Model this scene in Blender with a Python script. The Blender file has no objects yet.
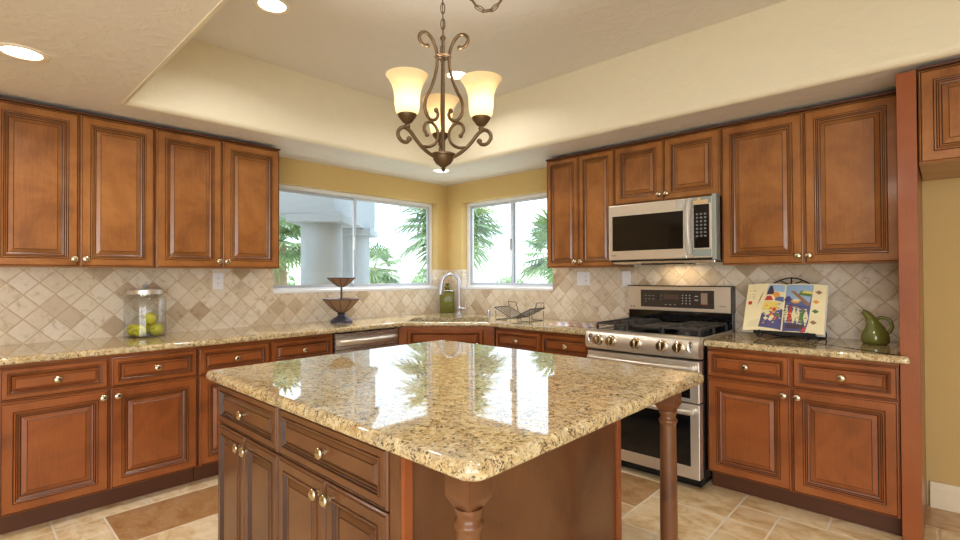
import bpy, bmesh, math, random
from mathutils import Vector, Matrix
PI = math.pi
SC = bpy.context.scene
COL = SC.collection
rnd = random.Random(7)

# ---------------------------------------------------------------- camera, sky, big lights, exposure
cam_d = bpy.data.cameras.new('camera'); cam = bpy.data.objects.new('camera', cam_d); COL.objects.link(cam)
cam_d.sensor_width = 36; cam_d.sensor_fit = 'HORIZONTAL'; cam_d.lens = 18.607; cam_d.clip_start = .05; cam_d.clip_end = 400
_r = Vector((.72841528, .68512084, -.00454104)); _f = Vector((-.68504565, .72841091, .01140199)); _u = _r.cross(_f)
M = Matrix((( _r.x, _u.x, -_f.x, 4.0634), (_r.y, _u.y, -_f.y, -3.789), (_r.z, _u.z, -_f.z, 1.3106), (0, 0, 0, 1)))
cam.matrix_world = M
SC.camera = cam
SC.view_settings.view_transform = 'Standard'
SC.view_settings.look = 'None'
SC.view_settings.gamma = 1.0
SC.view_settings.use_curve_mapping = False
SC.view_settings.exposure = 0.0
SC.cycles.use_denoising = True
SC.cycles.max_bounces = 10
SC.cycles.diffuse_bounces = 5
SC.cycles.glossy_bounces = 5
SC.cycles.transparent_max_bounces = 16
SC.cycles.sample_clamp_indirect = 6.0
SC.cycles.caustics_reflective = False
SC.cycles.caustics_refractive = False

W = bpy.data.worlds.new('sky'); SC.world = W; W.use_nodes = True
W.node_tree.nodes['Background'].inputs[0].default_value = (.70, .85, 1.0, 1)
W.node_tree.nodes['Background'].inputs[1].default_value = 3.3

def light(name, kind, loc, energy, color=(1, 1, 1), rot=(0, 0, 0), **kw):
    d = bpy.data.lights.new(name, kind); d.energy = energy; d.color = color
    for k, v in kw.items(): setattr(d, k, v)
    o = bpy.data.objects.new(name, d); COL.objects.link(o); o.location = loc; o.rotation_euler = rot
    return o
light('sun', 'SUN', (0, 0, 10), 4.5, (1, .96, .88), (math.radians(42), math.radians(8), math.radians(-140)), angle=.01)
# added fill lights at unseen openings behind the camera, standing in for daylight
light('rear_fill', 'AREA', (5.25, -6.9, 1.35), 80, (.98, .98, 1), (math.radians(90), 0, 0), shape='RECTANGLE', size=2.1, size_y=2.0)
light('side_fill', 'AREA', (6.42, -5.3, 1.35), 75, (.98, .98, 1), (math.radians(90), 0, math.radians(90)), shape='RECTANGLE', size=2.8, size_y=2.0)

# ---------------------------------------------------------------- materials
def s2l(c):
    return tuple((x / 12.92 if x <= .04045 else ((x + .055) / 1.055) ** 2.4) for x in [v / 255 for v in c])
class NT:
    def __init__(s, name):
        s.m = bpy.data.materials.new(name); s.m.use_nodes = True; s.t = s.m.node_tree; s.n = s.t.nodes
        s.b = s.n['Principled BSDF']; s.out = s.n['Material Output']
    def node(s, ty, **kw):
        n = s.n.new(ty)
        for k, v in kw.items():
            if k.startswith('i_'):
                n.inputs[int(k[2:]) if k[2:].isdigit() else k[2:]].default_value = v
            else: setattr(n, k, v)
        return n
    def link(s, a, b): s.t.links.new(a, b)
    def math(s, op, a, b=None, c=None):
        n = s.n.new('ShaderNodeMath'); n.operation = op
        for i, x in enumerate((a, b, c)):
            if x is None: continue
            if isinstance(x, (int, float)): n.inputs[i].default_value = x
            else: s.link(x, n.inputs[i])
        return n.outputs[0]
    def ramp(s, fac, stops, interp='LINEAR'):
        n = s.n.new('ShaderNodeValToRGB'); n.color_ramp.interpolation = interp
        e = n.color_ramp.elements
        while len(e) < len(stops): e.new(.5)
        for i, (p, c) in enumerate(stops):
            e[i].position = p; e[i].color = (*c, 1)
        s.link(fac, n.inputs[0]); return n.outputs[0]
    def mix(s, fac, a, b, mode='MIX'):
        n = s.n.new('ShaderNodeMix'); n.data_type = 'RGBA'; n.blend_type = mode
        for idx, x in ((0, fac), (6, a), (7, b)):
            if isinstance(x, (int, float)): n.inputs[idx].default_value = x
            elif isinstance(x, tuple): n.inputs[idx].default_value = (*x, 1) if len(x) == 3 else x
            else: s.link(x, n.inputs[idx])
        return n.outputs[2]
    def coord(s, kind='Object', scale=None, rot=None):
        n = s.n.new('ShaderNodeTexCoord'); o = n.outputs[kind]
        if scale or rot:
            mp = s.n.new('ShaderNodeMapping')
            if scale: mp.inputs['Scale'].default_value = scale
            if rot: mp.inputs['Rotation'].default_value = rot
            s.link(o, mp.inputs[0]); o = mp.outputs[0]
        return o
    def noise(s, vec, scale, detail=3, rough=.5, dist=0):
        n = s.n.new('ShaderNodeTexNoise'); n.inputs['Scale'].default_value = scale; n.inputs['Detail'].default_value = detail
        n.inputs['Roughness'].default_value = rough; n.inputs['Distortion'].default_value = dist
        s.link(vec, n.inputs['Vector']); return n.outputs[0]
    def bump(s, h, strength=.3, dist=.01):
        n = s.n.new('ShaderNodeBump'); n.inputs['Strength'].default_value = strength; n.inputs['Distance'].default_value = dist
        s.link(h, n.inputs['Height']); s.link(n.outputs[0], s.b.inputs['Normal']); return n
    def set(s, **kw):
        for k, v in kw.items():
            k = k.replace('_', ' ')
            if isinstance(v, tuple) and len(v) == 3: v = (*v, 1)
            s.b.inputs[k].default_value = v
        return s

def plain(name, rgb, rough=.5, metal=0, **kw):
    n = NT(name); n.set(Base_Color=s2l(rgb), Roughness=rough, Metallic=metal, **kw)
    # faint tonal variation
    v = n.noise(n.coord('Object'), 14, 3)
    c = s2l(rgb); n.link(n.mix(v, tuple(x * .92 for x in c), tuple(min(1, x * 1.06) for x in c)), n.b.inputs['Base Color'])
    return n.m
def wood(name, dark, mid, light_, rough=.3):
    n = NT(name); co = n.coord('Object')
    a = n.noise(co, 3.0, 4, .6, .6)
    g = n.noise(n.coord('Object', (60, 60, 4)), 3.0, 4, .6)
    f = n.math('ADD', n.math('MULTIPLY', a, .8), n.math('MULTIPLY', g, .2))
    c = n.ramp(f, [(.28, s2l(dark)), (.5, s2l(mid)), (.72, s2l(light_))])
    n.link(c, n.b.inputs['Base Color'])
    n.set(Roughness=rough); n.b.inputs['Specular IOR Level'].default_value = .3; n.b.inputs['Coat Weight'].default_value = .35; n.b.inputs['Coat Roughness'].default_value = .12
    return n.m
WOOD_U = wood('upper_cabinet_wood', (112, 66, 34), (152, 98, 52), (174, 118, 66))
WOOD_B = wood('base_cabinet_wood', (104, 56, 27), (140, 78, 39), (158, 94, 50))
WOOD_I_SHADED = wood('island_wood_shaded', (76, 46, 28), (104, 66, 40), (120, 80, 50))  # cabinet wood made darker: the island's shade is put into the colour
WOOD_P = wood('end_panel_wood', (124, 64, 30), (140, 74, 36), (148, 84, 42), .38)
GLAZE = plain('dark_glaze', (54, 27, 14), .3)
TOE = plain('toe_kick_wood', (84, 44, 18), .5)
INSIDE = plain('cabinet_gap_dark', (40, 22, 14), .6)
NICKEL = plain('satin_nickel', (205, 192, 165), .22, 1.0)
CHROME = plain('brushed_steel_tap', (186, 186, 192), .3, 1.0)
BRONZE = plain('antique_bronze', (94, 74, 50), .4, .6)
BLACKIRON = plain('wrought_iron', (34, 30, 30), .45, .5)
BLACKG = plain('black_glass', (14, 14, 16), .06)
BLACKE = plain('black_enamel', (22, 22, 24), .25)
CAST = plain('cast_iron', (66, 63, 60), .42, .2)
WHITEP = plain('white_plastic', (232, 232, 236), .35)
GREY = plain('grey_marks', (165, 170, 175), .5)
DKGREY = plain('dim_key_marks', (118, 120, 122), .5)
WIRE = plain('dark_wire', (46, 44, 52), .4, .4)
WHITEF = plain('white_window_vinyl', (226, 228, 230), .35)
ALU = plain('window_aluminium', (188, 192, 200), .35, .4)
def steel(name, rgb, rough=.4):
    n = NT(name); n.set(Metallic=.9, Base_Color=s2l(rgb))
    g = n.noise(n.coord('Object', (2, 2, 300)), 3, 3)
    n.link(n.math('MULTIPLY_ADD', g, .16, rough - .08), n.b.inputs['Roughness'])
    n.bump(g, .03, .002); return n.m
STEEL = steel('stainless_steel', (226, 220, 210))
STEELD = steel('dark_stainless_steel', (214, 211, 208), .26)

def granite():
    n = NT('granite'); co = n.coord('Object')
    a = n.noise(co, 34, 5, .62, .4)
    base = n.ramp(a, [(.3, s2l((166, 142, 98))), (.44, s2l((196, 174, 128))), (.58, s2l((212, 196, 156))), (.75, s2l((222, 212, 182)))])
    b = n.noise(co, 72, 5, .7, .9)
    c1 = n.mix(n.math('MULTIPLY', n.ramp(b, [(.52, (0, 0, 0)), (.59, (1, 1, 1))]), .7), base, s2l((150, 114, 72)))
    gg = n.noise(co, 15, 4, .6)
    c1 = n.mix(n.math('MULTIPLY', n.ramp(gg, [(.48, (0, 0, 0)), (.66, (1, 1, 1))]), .42), c1, s2l((150, 140, 124)))
    wp = n.noise(co, 60, 3, .6)
    v = n.node('ShaderNodeTexVoronoi'); v.inputs['Scale'].default_value = 190; v.inputs['Randomness'].default_value = 1
    va = n.node('ShaderNodeVectorMath'); va.operation = 'MULTIPLY_ADD'; va.inputs[1].default_value = (.03, .03, .03)
    cc = n.node('ShaderNodeCombineXYZ'); n.link(wp, cc.inputs[0]); n.link(n.noise(co, 57, 3, .6), cc.inputs[1]); n.link(cc.outputs[0], va.inputs[0]); n.link(co, va.inputs[2]); n.link(va.outputs[0], v.inputs['Vector'])
    wv = n.node('ShaderNodeTexWhiteNoise'); wv.noise_dimensions = '3D'; n.link(v.outputs['Position'], wv.inputs['Vector'])
    d = n.noise(co, 50, 4, .7, .8)
    cl = n.math('MULTIPLY', n.math('GREATER_THAN', wv.outputs['Value'], .52), n.math('GREATER_THAN', d, .535))
    c2 = n.mix(n.math('MULTIPLY', cl, .85), c1, n.mix(wv.outputs['Value'], s2l((104, 80, 52)), s2l((52, 42, 36))))
    gn = n.noise(co, 170, 3, .6)
    c3 = n.mix(n.math('MULTIPLY', n.math('GREATER_THAN', gn, .62), .65), c2, s2l((74, 58, 44)))
    n.link(c3, n.b.inputs['Base Color']); n.set(Roughness=.03)
    n.b.inputs['Specular IOR Level'].default_value = .6; n.b.inputs['Coat Weight'].default_value = .12; n.b.inputs['Coat IOR'].default_value = 1.55; n.b.inputs['Coat Roughness'].default_value = .015
    return n.m
GRANITE = granite()

def tile_mat(name, axis, s0, z0, diag=.149):
    """diagonal tumbled travertine; axis = the wall's horizontal axis, (s0, z0) one tile corner"""
    n = NT(name); g = n.node('ShaderNodeNewGeometry'); sx = n.node('ShaderNodeSeparateXYZ'); n.link(g.outputs['Position'], sx.inputs[0])
    s_ = n.math('SUBTRACT', sx.outputs[axis], s0); z_ = n.math('SUBTRACT', sx.outputs[2], z0)
    wob = n.noise(g.outputs['Position'], 30, 2); wob = n.math('MULTIPLY_ADD', wob, .05, -.025)
    a = n.math('ADD', n.math('DIVIDE', n.math('ADD', s_, z_), diag), wob)
    b = n.math('SUBTRACT', n.math('DIVIDE', n.math('SUBTRACT', s_, z_), diag), wob)
    ia, ib = n.math('FLOOR', a), n.math('FLOOR', b)
    fa, fb = n.math('SUBTRACT', a, ia), n.math('SUBTRACT', b, ib)
    da = n.math('MINIMUM', fa, n.math('SUBTRACT', 1, fa)); db = n.math('MINIMUM', fb, n.math('SUBTRACT', 1, fb))
    e = n.math('MINIMUM', da, db)
    cv = n.node('ShaderNodeCombineXYZ'); n.link(ia, cv.inputs[0]); n.link(ib, cv.inputs[1])
    wn = n.node('ShaderNodeTexWhiteNoise'); wn.noise_dimensions = '3D'; n.link(cv.outputs[0], wn.inputs['Vector'])
    tone = n.ramp(wn.outputs['Value'], [(0, s2l((226, 215, 199))), (.4, s2l((221, 208, 188))), (.7, s2l((214, 199, 177))), (.86, s2l((206, 189, 165))), (.93, s2l((192, 172, 146))), (1, s2l((180, 158, 130)))])
    mo = n.noise(g.outputs['Position'], 22, 5, .62, .5)
    mott = n.ramp(mo, [(.3, s2l((186, 168, 146))), (.46, (.93, .91, .88)), (.7, (1, 1, 1))])
    tile = n.mix(.6, tone, mott, 'MULTIPLY')
    grout = n.math('LESS_THAN', e, .022)
    n.link(n.mix(grout, tile, s2l((190, 164, 128))), n.b.inputs['Base Color'])
    hgt = n.math('ADD', n.math('MINIMUM', n.math('MULTIPLY', e, 12), 1), n.math('MULTIPLY', mo, .25))
    n.bump(hgt, .5, .004); n.set(Roughness=.42); return n.m
TILE_L = tile_mat('travertine_diagonal_left', 1, -3.42, 1.282)
TILE_R = tile_mat('travertine_diagonal_back', 0, 1.86, 1.290)

def plaster(name, rgb, rough=.75, bump=.25, spec=.3):
    n = NT(name); g = n.node('ShaderNodeNewGeometry').outputs['Position']
    a = n.noise(g, 9, 5, .62, .9); r = n.ramp(a, [(.45, (0, 0, 0)), (.62, (1, 1, 1))])
    f = n.noise(g, 60, 2)
    c = s2l(rgb); n.link(n.mix(a, tuple(x * .96 for x in c), tuple(min(1, x * 1.04) for x in c)), n.b.inputs['Base Color'])
    n.bump(n.math('ADD', r, n.math('MULTIPLY', f, .25)), bump, .006)
    n.set(Roughness=rough); n.b.inputs['Specular IOR Level'].default_value = spec; return n.m
WALLY = plaster('golden_wall_paint', (198, 169, 110), .7, .12)
CEIL = plaster('textured_ceiling', (222, 217, 210), .7, .32)
TRAY = plaster('cream_tray_paint', (226, 218, 194), .5, .15, .5)
BASEB = plain('cream_baseboard', (232, 220, 190), .4)
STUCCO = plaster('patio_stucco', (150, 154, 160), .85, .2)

def glass_thin(name, tint=(1, 1, 1), refl=.08):
    n = NT(name); n.n.remove(n.b)
    tr = n.node('ShaderNodeBsdfTransparent'); tr.inputs[0].default_value = (*tint, 1)
    gl = n.node('ShaderNodeBsdfGlossy'); gl.inputs['Roughness'].default_value = .02
    lw = n.node('ShaderNodeLayerWeight'); lw.inputs[0].default_value = .5
    mx = n.node('ShaderNodeMixShader'); n.link(n.math('MULTIPLY_ADD', n.math('POWER', lw.outputs['Facing'], 5), .55, refl), mx.inputs[0])
    n.link(tr.outputs[0], mx.inputs[1]); n.link(gl.outputs[0], mx.inputs[2]); n.link(mx.outputs[0], n.out.inputs[0]); return n.m
PANE = glass_thin('window_glass', (.97, .985, .98), .03)
JAR = glass_thin('jar_glass', (.975, .982, .985), .06)
def emis(name, rgb, strength):
    n = NT(name); n.n.remove(n.b); e = n.node('ShaderNodeEmission'); e.inputs[0].default_value = (*rgb, 1); e.inputs[1].default_value = strength
    n.link(e.outputs[0], n.out.inputs[0]); return n.m
LAMP = emis('lamp_lens_glow', (1, .93, .8), 9)
BULB = emis('bulb_glow', (1, .86, .6), 14)
def shade_glass():
    n = NT('frosted_amber_glass'); n.n.remove(n.b)
    t = n.node('ShaderNodeBsdfTranslucent'); t.inputs[0].default_value = (1, .92, .74, 1)
    d = n.node('ShaderNodeBsdfDiffuse'); d.inputs[0].default_value = (.85, .72, .48, 1)
    mx = n.node('ShaderNodeMixShader'); mx.inputs[0].default_value = .3
    n.link(t.outputs[0], mx.inputs[1]); n.link(d.outputs[0], mx.inputs[2]); n.link(mx.outputs[0], n.out.inputs[0]); return n.m
SHADE = shade_glass()

# ---------------------------------------------------------------- mesh helpers
def obj(name, bm, mats, parent=None, smooth=None, loc=None):
    bmesh.ops.recalc_face_normals(bm, faces=bm.faces[:])
    me = bpy.data.meshes.new(name); bm.to_mesh(me); bm.free()
    for m in (mats if isinstance(mats, (list, tuple)) else [mats]): me.materials.append(m)
    if smooth is not None:
        for p in me.polygons: p.use_smooth = True
        if smooth < 180:
            try: me.set_sharp_from_angle(angle=math.radians(smooth))
            except Exception: pass
    o = bpy.data.objects.new(name, me); COL.objects.link(o)
    if smooth is not None:
        for p in me.polygons:
            if abs(p.normal.z) > .9995 and p.area > .02: p.use_smooth = False
    if parent: o.parent = parent
    if loc: o.location = loc
    return o
def tag(o, label, cat, group=None, kind=None):
    o['label'] = label; o['category'] = cat
    if group: o['group'] = group
    if kind: o['kind'] = kind
    return o
def thing(name, label, cat, loc=(0, 0, 0), rz=0, group=None):
    o = bpy.data.objects.new(name, None); COL.objects.link(o); o.location = loc; o.rotation_euler = (0, 0, rz)
    o.empty_display_size = .1
    return tag(o, label, cat, group)
def struct(o): o['kind'] = 'structure'; return o
def NB(): return bmesh.new()
def box(bm, x0, x1, y0, y1, z0, z1, mi=0, bev=0):
    m0 = len(bm.faces)
    r = bmesh.ops.create_cube(bm, size=1)
    vs = r['verts']
    for v in vs: v.co = Vector(((x0 + x1) / 2 + v.co.x * (x1 - x0), (y0 + y1) / 2 + v.co.y * (y1 - y0), (z0 + z1) / 2 + v.co.z * (z1 - z0)))
    fs = {f for v in vs for f in v.link_faces}
    if bev:
        es = {e for v in vs for e in v.link_edges}
        r2 = bmesh.ops.bevel(bm, geom=list(es), offset=bev, segments=2, affect='EDGES', profile=.5)
        fs = set(r2['faces']) | {f for f in fs if f.is_valid}
        for v in r2['verts']: fs |= set(v.link_faces)
    for f in fs:
        if f.is_valid: f.material_index = mi
    return fs
def lathe(bm, prof, seg=32, mi=0, center=(0, 0, 0), axis='Z', sx=1, sy=1):
    """prof: list of (r, h)"""
    rings = []
    for r, h in prof:
        ring = []
        if r < 1e-6:
            ring = [bm.verts.new((0, 0, h))] * seg
        else:
            for k in range(seg):
                a = 2 * PI * k / seg; ring.append(bm.verts.new((r * math.cos(a) * sx, r * math.sin(a) * sy, h)))
        rings.append(ring)
    seen = set()
    for R in rings:
        for v in R: seen.add(v)
    for i in range(len(rings) - 1):
        for k in range(seg):
            q = [rings[i][k], rings[i][(k + 1) % seg], rings[i + 1][(k + 1) % seg], rings[i + 1][k]]
            u = []
            for v in q:
                if v not in u: u.append(v)
            if len(u) >= 3:
                try: f = bm.faces.new(u); f.material_index = mi
                except ValueError: pass
    rot = {'Z': Matrix.Identity(3), '-Y': Matrix.Rotation(PI / 2, 3, 'X'), 'X': Matrix.Rotation(PI / 2, 3, 'Y'), 'Y': Matrix.Rotation(-PI / 2, 3, 'X')}[axis] if isinstance(axis, str) else axis
    c = Vector(center)
    for v in seen: v.co = rot @ v.co + c
    return seen
def tube(bm, pts, r, seg=8, mi=0, closed=False, flat=None):
    pts = [Vector(p) for p in pts]; n = len(pts); rings = []
    up = None
    for i, p in enumerate(pts):
        if closed: t = pts[(i + 1) % n] - pts[i - 1]
        else: t = pts[min(i + 1, n - 1)] - pts[max(i - 1, 0)]
        if t.length < 1e-9: t = Vector((0, 0, 1))
        t.normalize()
        if up is None:
            up = Vector((0, 0, 1)) if abs(t.z) < .9 else Vector((1, 0, 0))
        a = t.cross(up)
        if a.length < 1e-6: a = t.orthogonal()
        a.normalize(); b = a.cross(t); b.normalize(); up = b
        rr = r[i] if isinstance(r, (list, tuple)) else r
        rings.append([bm.verts.new(p + (a * math.cos(2 * PI * k / seg) + b * math.sin(2 * PI * k / seg)) * rr) for k in range(seg)])
    m = n if closed else n - 1
    for i in range(m):
        A, B = rings[i], rings[(i + 1) % n]
        for k in range(seg):
            f = bm.faces.new((A[k], A[(k + 1) % seg], B[(k + 1) % seg], B[k])); f.material_index = mi
    if not closed:
        for R, rev in ((rings[0], True), (rings[-1], False)):
            try: f = bm.faces.new(R[::-1] if rev else R); f.material_index = mi
            except ValueError: pass
def smooth_path(pts, sub=6, closed=False):
    P = [Vector(p) for p in pts]; out = []; n = len(P)
    rng_ = n if closed else n - 1
    for i in range(rng_):
        p0 = P[(i - 1) % n] if closed or i > 0 else P[0] * 2 - P[1]
        p1, p2 = P[i], P[(i + 1) % n]
        p3 = P[(i + 2) % n] if closed or i + 2 < n else P[-1] * 2 - P[-2]
        for k in range(sub):
            t = k / sub
            out.append(.5 * ((2 * p1) + (p2 - p0) * t + (2 * p0 - 5 * p1 + 4 * p2 - p3) * t * t + (3 * p1 - p0 - 3 * p2 + p3) * t ** 3))
    if not closed: out.append(P[-1])
    return out
def prism(bm, poly, z0, z1, mi=0):
    a = [bm.verts.new((x, y, z0)) for x, y in poly]; b = [bm.verts.new((x, y, z1)) for x, y in poly]
    n = len(poly); fs = [bm.faces.new(a[::-1]), bm.faces.new(b)]
    for i in range(n): fs.append(bm.faces.new((a[i], a[(i + 1) % n], b[(i + 1) % n], b[i])))
    for f in fs: f.material_index = mi
    return fs

# ---------------------------------------------------------------- room shell
ZS, ZT = 2.315, 2.80
XR, YF = 6.5, -7.0
WT = .15
def wall_boxes(name, rects, mat):
    bm = NB()
    for r in rects: box(bm, *r)
    return struct(obj(name, bm, mat))
# left window opening y -1.975..-.15, z 1.18..2.10 ; back window opening x .225..1.43
LWY0, LWY1, WZ0, WZ1 = -1.975, -.152, 1.18, 2.102
BWX0, BWX1 = .226, 1.428
wall_boxes('wall_left', [(-WT, 0, YF, LWY0, 0, ZS), (-WT, 0, LWY1, WT, 0, ZS), (-WT, 0, LWY0, LWY1, 0, WZ0), (-WT, 0, LWY0, LWY1, WZ1, ZS)], WALLY)
wall_boxes('wall_back', [(0, BWX0, 0, WT, 0, ZS), (BWX1, XR, 0, WT, 0, ZS), (BWX0, BWX1, 0, WT, 0, WZ0), (BWX0, BWX1, 0, WT, WZ1, ZS)], WALLY)
wall_boxes('wall_right', [(XR, XR + WT, YF, -6.7, 0, ZS), (XR, XR + WT, -3.9, WT, 0, ZS), (XR, XR + WT, -6.7, -3.9, 2.15, ZS)], WALLY)  # opening added beside the side fill to let sky light in
wall_boxes('wall_front', [(-WT, 4.2, YF - WT, YF, 0, ZS), (6.3, XR + WT, YF - WT, YF, 0, ZS), (4.2, 6.3, YF - WT, YF, 2.15, ZS)], WALLY)  # opening added behind the rear fill, also for sky light
# ceiling with a raised tray
TX0, TX1, TY0, TY1 = .628, 5.3, -3.108, -.675
bm = NB()
for r in ((-WT, TX0, YF - WT, WT), (TX1, XR + WT, YF - WT, WT), (TX0, TX1, YF - WT, TY0), (TX0, TX1, TY1, WT)):
    box(bm, r[0], r[1], r[2], r[3], ZS, ZS + .12)
box(bm, TX0 - .1, TX1 + .1, TY0 - .1, TY1 + .1, ZT, ZT + .1)
struct(obj('ceiling', bm, CEIL))
bm = NB(); R_ = .03
def bull(t): return R_ - R_ * math.cos(t), R_ - R_ * math.sin(t)
pr = [(0.0, ZT + .02)] + [(R_ - R_ * math.cos(a), ZS - .003 + R_ - R_ * math.sin(a)) for a in [0, PI / 8, PI / 4, 3 * PI / 8, PI / 2]] 
# the tray's faces with a rounded lower corner
loops = []
for d, z in pr:
    x0, x1, y0, y1 = TX0 + .012 - d, TX1 - .012 + d, TY0 + .012 - d, TY1 - .012 + d
    loops.append([bm.verts.new(p) for p in ((x0, y0, z), (x1, y0, z), (x1, y1, z), (x0, y1, z))])
for A, B in zip(loops, loops[1:]):
    for k in range(4): bm.faces.new((A[k], A[(k + 1) % 4], B[(k + 1) % 4], B[k]))
o = obj('trim_3', bm, TRAY); struct(o)
md = o.modifiers.new('thick', 'SOLIDIFY'); md.thickness = .008; md.offset = 0

# floor: travertine in random ashlar, real joints
def floor_mat():
    n = NT('travertine_floor'); at = n.node('ShaderNodeAttribute'); at.attribute_name = 'tile_tone'
    g = n.node('ShaderNodeNewGeometry').outputs['Position']
    tone = n.ramp(at.outputs['Fac'], [(0, s2l((244, 230, 202))), (.3, s2l((238, 220, 184))), (.6, s2l((228, 204, 164))), (.82, s2l((206, 174, 132))), (1, s2l((176, 136, 96)))])
    mp = n.node('ShaderNodeMapping'); mp.inputs['Scale'].default_value = (1, 1.6, 1); n.link(g, mp.inputs[0])
    a = n.noise(mp.outputs[0], 7, 6, .65, .7)
    c = n.mix(.9, tone, n.ramp(a, [(.28, s2l((190, 158, 118))), (.45, s2l((236, 222, 198))), (.62, (1, 1, 1))]), 'MULTIPLY')
    p = n.noise(g, 70, 3, .6); pit = n.ramp(p, [(.64, (0, 0, 0)), (.68, (1, 1, 1))])
    c = n.mix(n.math('MULTIPLY', pit, .6), c, s2l((232, 220, 196)))
    n.link(c, n.b.inputs['Base Color']); n.set(Roughness=.28); n.bump(a, .12, .004); return n.m
GROUT = plain('floor_grout', (236, 226, 204), .7)
FLOORM = floor_mat()
bm = NB()
lay = bm.faces.layers.float.new('tile_tone_f')
box(bm, -WT, XR + WT, YF - WT, WT, -.06, -.002, 1)
U = .208; FX, FY = .690, -3.215
NI0, NI1, NJ0, NJ1 = -4, 29, -19, 16
used = {}
placed = []
def put(i, j, w, h, tone):
    for a in range(w):
        for b in range(h):
            if (i + a, j + b) in used: return False
    for a in range(w):
        for b in range(h): used[(i + a, j + b)] = 1
    placed.append((i, j, w, h, tone)); return True
for q in [(0, 0, 2, 3, .95), (0, -1, 1, 1, .15), (1, -2, 2, 2, .1), (-1, -1, 1, 2, .1), (-1, 1, 1, 2, .05), (-2, -3, 2, 2, .3), (2, 0, 2, 2, .1), (2, 2, 2, 3, .2),
          (10, 11, 2, 2, .45), (12, 11, 1, 1, .5), (12, 12, 2, 1, .35), (14, 12, 2, 2, .3), (13, 9, 2, 3, .25), (8, 10, 2, 2, .9), (10, 9, 2, 2, .3), (12, 9, 1, 2, .35), (15, 10, 2, 2, .3), (16, 12, 1, 1, .6), (17, 12, 2, 3, .4)]:
    put(*q)
r2 = random.Random(3)
for j in range(NJ0, NJ1):
    for i in range(NI0, NI1):
        if (i, j) in used: continue
        sizes = [(3, 2), (2, 3), (2, 2), (1, 2), (2, 1), (1, 1)]; wts = [5, 3, 5, 2, 2, 1.2]
        order = sorted(sizes, key=lambda s: -r2.random() ** (1 / wts[sizes.index(s)]))
        for w, h in order:
            if i + w <= NI1 and j + h <= NJ1 and put(i, j, w, h, min(1, max(0, r2.gauss(.3, .25)))): break
tones = []
for (i, j, w, h, t) in placed:
    x0, x1, y0, y1 = FX + i * U, FX + (i + w) * U, FY + j * U, FY + (j + h) * U
    x0, x1 = max(x0, -.1), min(x1, XR + .1); y0, y1 = max(y0, YF - .1), min(y1, .1)
    if x1 - x0 < .02 or y1 - y0 < .02: continue
    g = .005
    a = [bm.verts.new((x, y, -.0015)) for x, y in ((x0 + g, y0 + g), (x1 - g, y0 + g), (x1 - g, y1 - g), (x0 + g, y1 - g))]
    b = [bm.verts.new((x, y, 0)) for x, y in ((x0 + g + .004, y0 + g + .004), (x1 - g - .004, y0 + g + .004), (x1 - g - .004, y1 - g - .004), (x0 + g + .004, y1 - g - .004))]
    fs = [bm.faces.new(b)] + [bm.faces.new((a[k], a[(k + 1) % 4], b[(k + 1) % 4], b[k])) for k in range(4)]
    for f in fs: f[lay] = t; f.material_index = 0
fl = obj('floor', bm, [FLOORM, GROUT]); struct(fl)
me = fl.data
src = me.attributes['tile_tone_f']; vals = [d.value for d in src.data]
dst = me.attributes.new('tile_tone', 'FLOAT', 'FACE')
for k, v in enumerate(vals): dst.data[k].value = v

# backsplash tile
TZ = 1.378
bm = NB()
box(bm, 0, .01, -3.72, LWY0, .9, TZ); box(bm, 0, .01, LWY0, LWY1, .9, WZ0); box(bm, 0, .01, LWY1, 0, .9, TZ)
box(bm, -.085, 0, LWY1 - .008, LWY1, WZ0, TZ)
struct(obj('trim_1', bm, TILE_L))
bm = NB()
box(bm, .01, BWX0, -.01, 0, .9, TZ); box(bm, BWX0, BWX1, -.01, 0, .9, WZ0); box(bm, BWX1, 3.90, -.01, 0, .9, TZ)
box(bm, 2.2, 3.0, -.01, 0, TZ, 1.5); box(bm, BWX0, BWX0 + .008, 0, .085, WZ0, TZ)
struct(obj('trim_2', bm, TILE_R))
# baseboard in the fridge alcove
bm = NB(); box(bm, 3.98, 6.45, -.016, 0, 0, .145, 0, .004); box(bm, 3.98, 6.45, -.022, 0, 0, .105, 0, .004)
struct(obj('baseboard_back', bm, BASEB))

# windows (sliders)
def window(n, loc, rz, width, mull):
    """local X along the wall, -Y towards the room, opening 0..width"""
    h = WZ1 - WZ0
    bm = NB(); t = .03
    y0, y1 = .085, .145
    box(bm, 0, width, y0, y1, h - t, h); box(bm, 0, width, y0, y1, 0, t); box(bm, 0, t, y0, y1, t, h - t); box(bm, width - t, width, y0, y1, t, h - t)
    root = obj('window_%d' % n, bm, WHITEF); struct(root); root.location = loc; root.rotation_euler = (0, 0, rz)
    for (a, b, yy) in ((t, mull + .02, .125), (mull - .02, width - t, .105)):
        bm = NB(); s = .026
        box(bm, a, b, yy - .012, yy + .012, h - t - s, h - t); box(bm, a, b, yy - .012, yy + .012, t, t + s)
        box(bm, a, a + s, yy - .012, yy + .012, t + s, h - t - s); box(bm, b - s, b, yy - .012, yy + .012, t + s, h - t - s)
        sash = obj('window_sash', bm, ALU, root)
        bm = NB(); box(bm, a + s, b - s, yy - .002, yy + .002, t + s, h - t - s); obj('window_pane', bm, PANE, sash)
    bm = NB(); box(bm, mull - .03, mull - .018, .074, .097, h * .42, h * .55, 0, .003); obj('window_latch', bm, WHITEF, root)
    bm = NB(); box(bm, -.0, width, -.014, .086, -.012, .014, 0, .004); obj('window_sill', bm, WHITEF, root)
    return root
window(1, (0, LWY0, WZ0), PI / 2, LWY1 - LWY0, -1.12 - LWY0)
window(2, (BWX0, 0, WZ0), 0, BWX1 - BWX0, .865 - BWX0)

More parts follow.
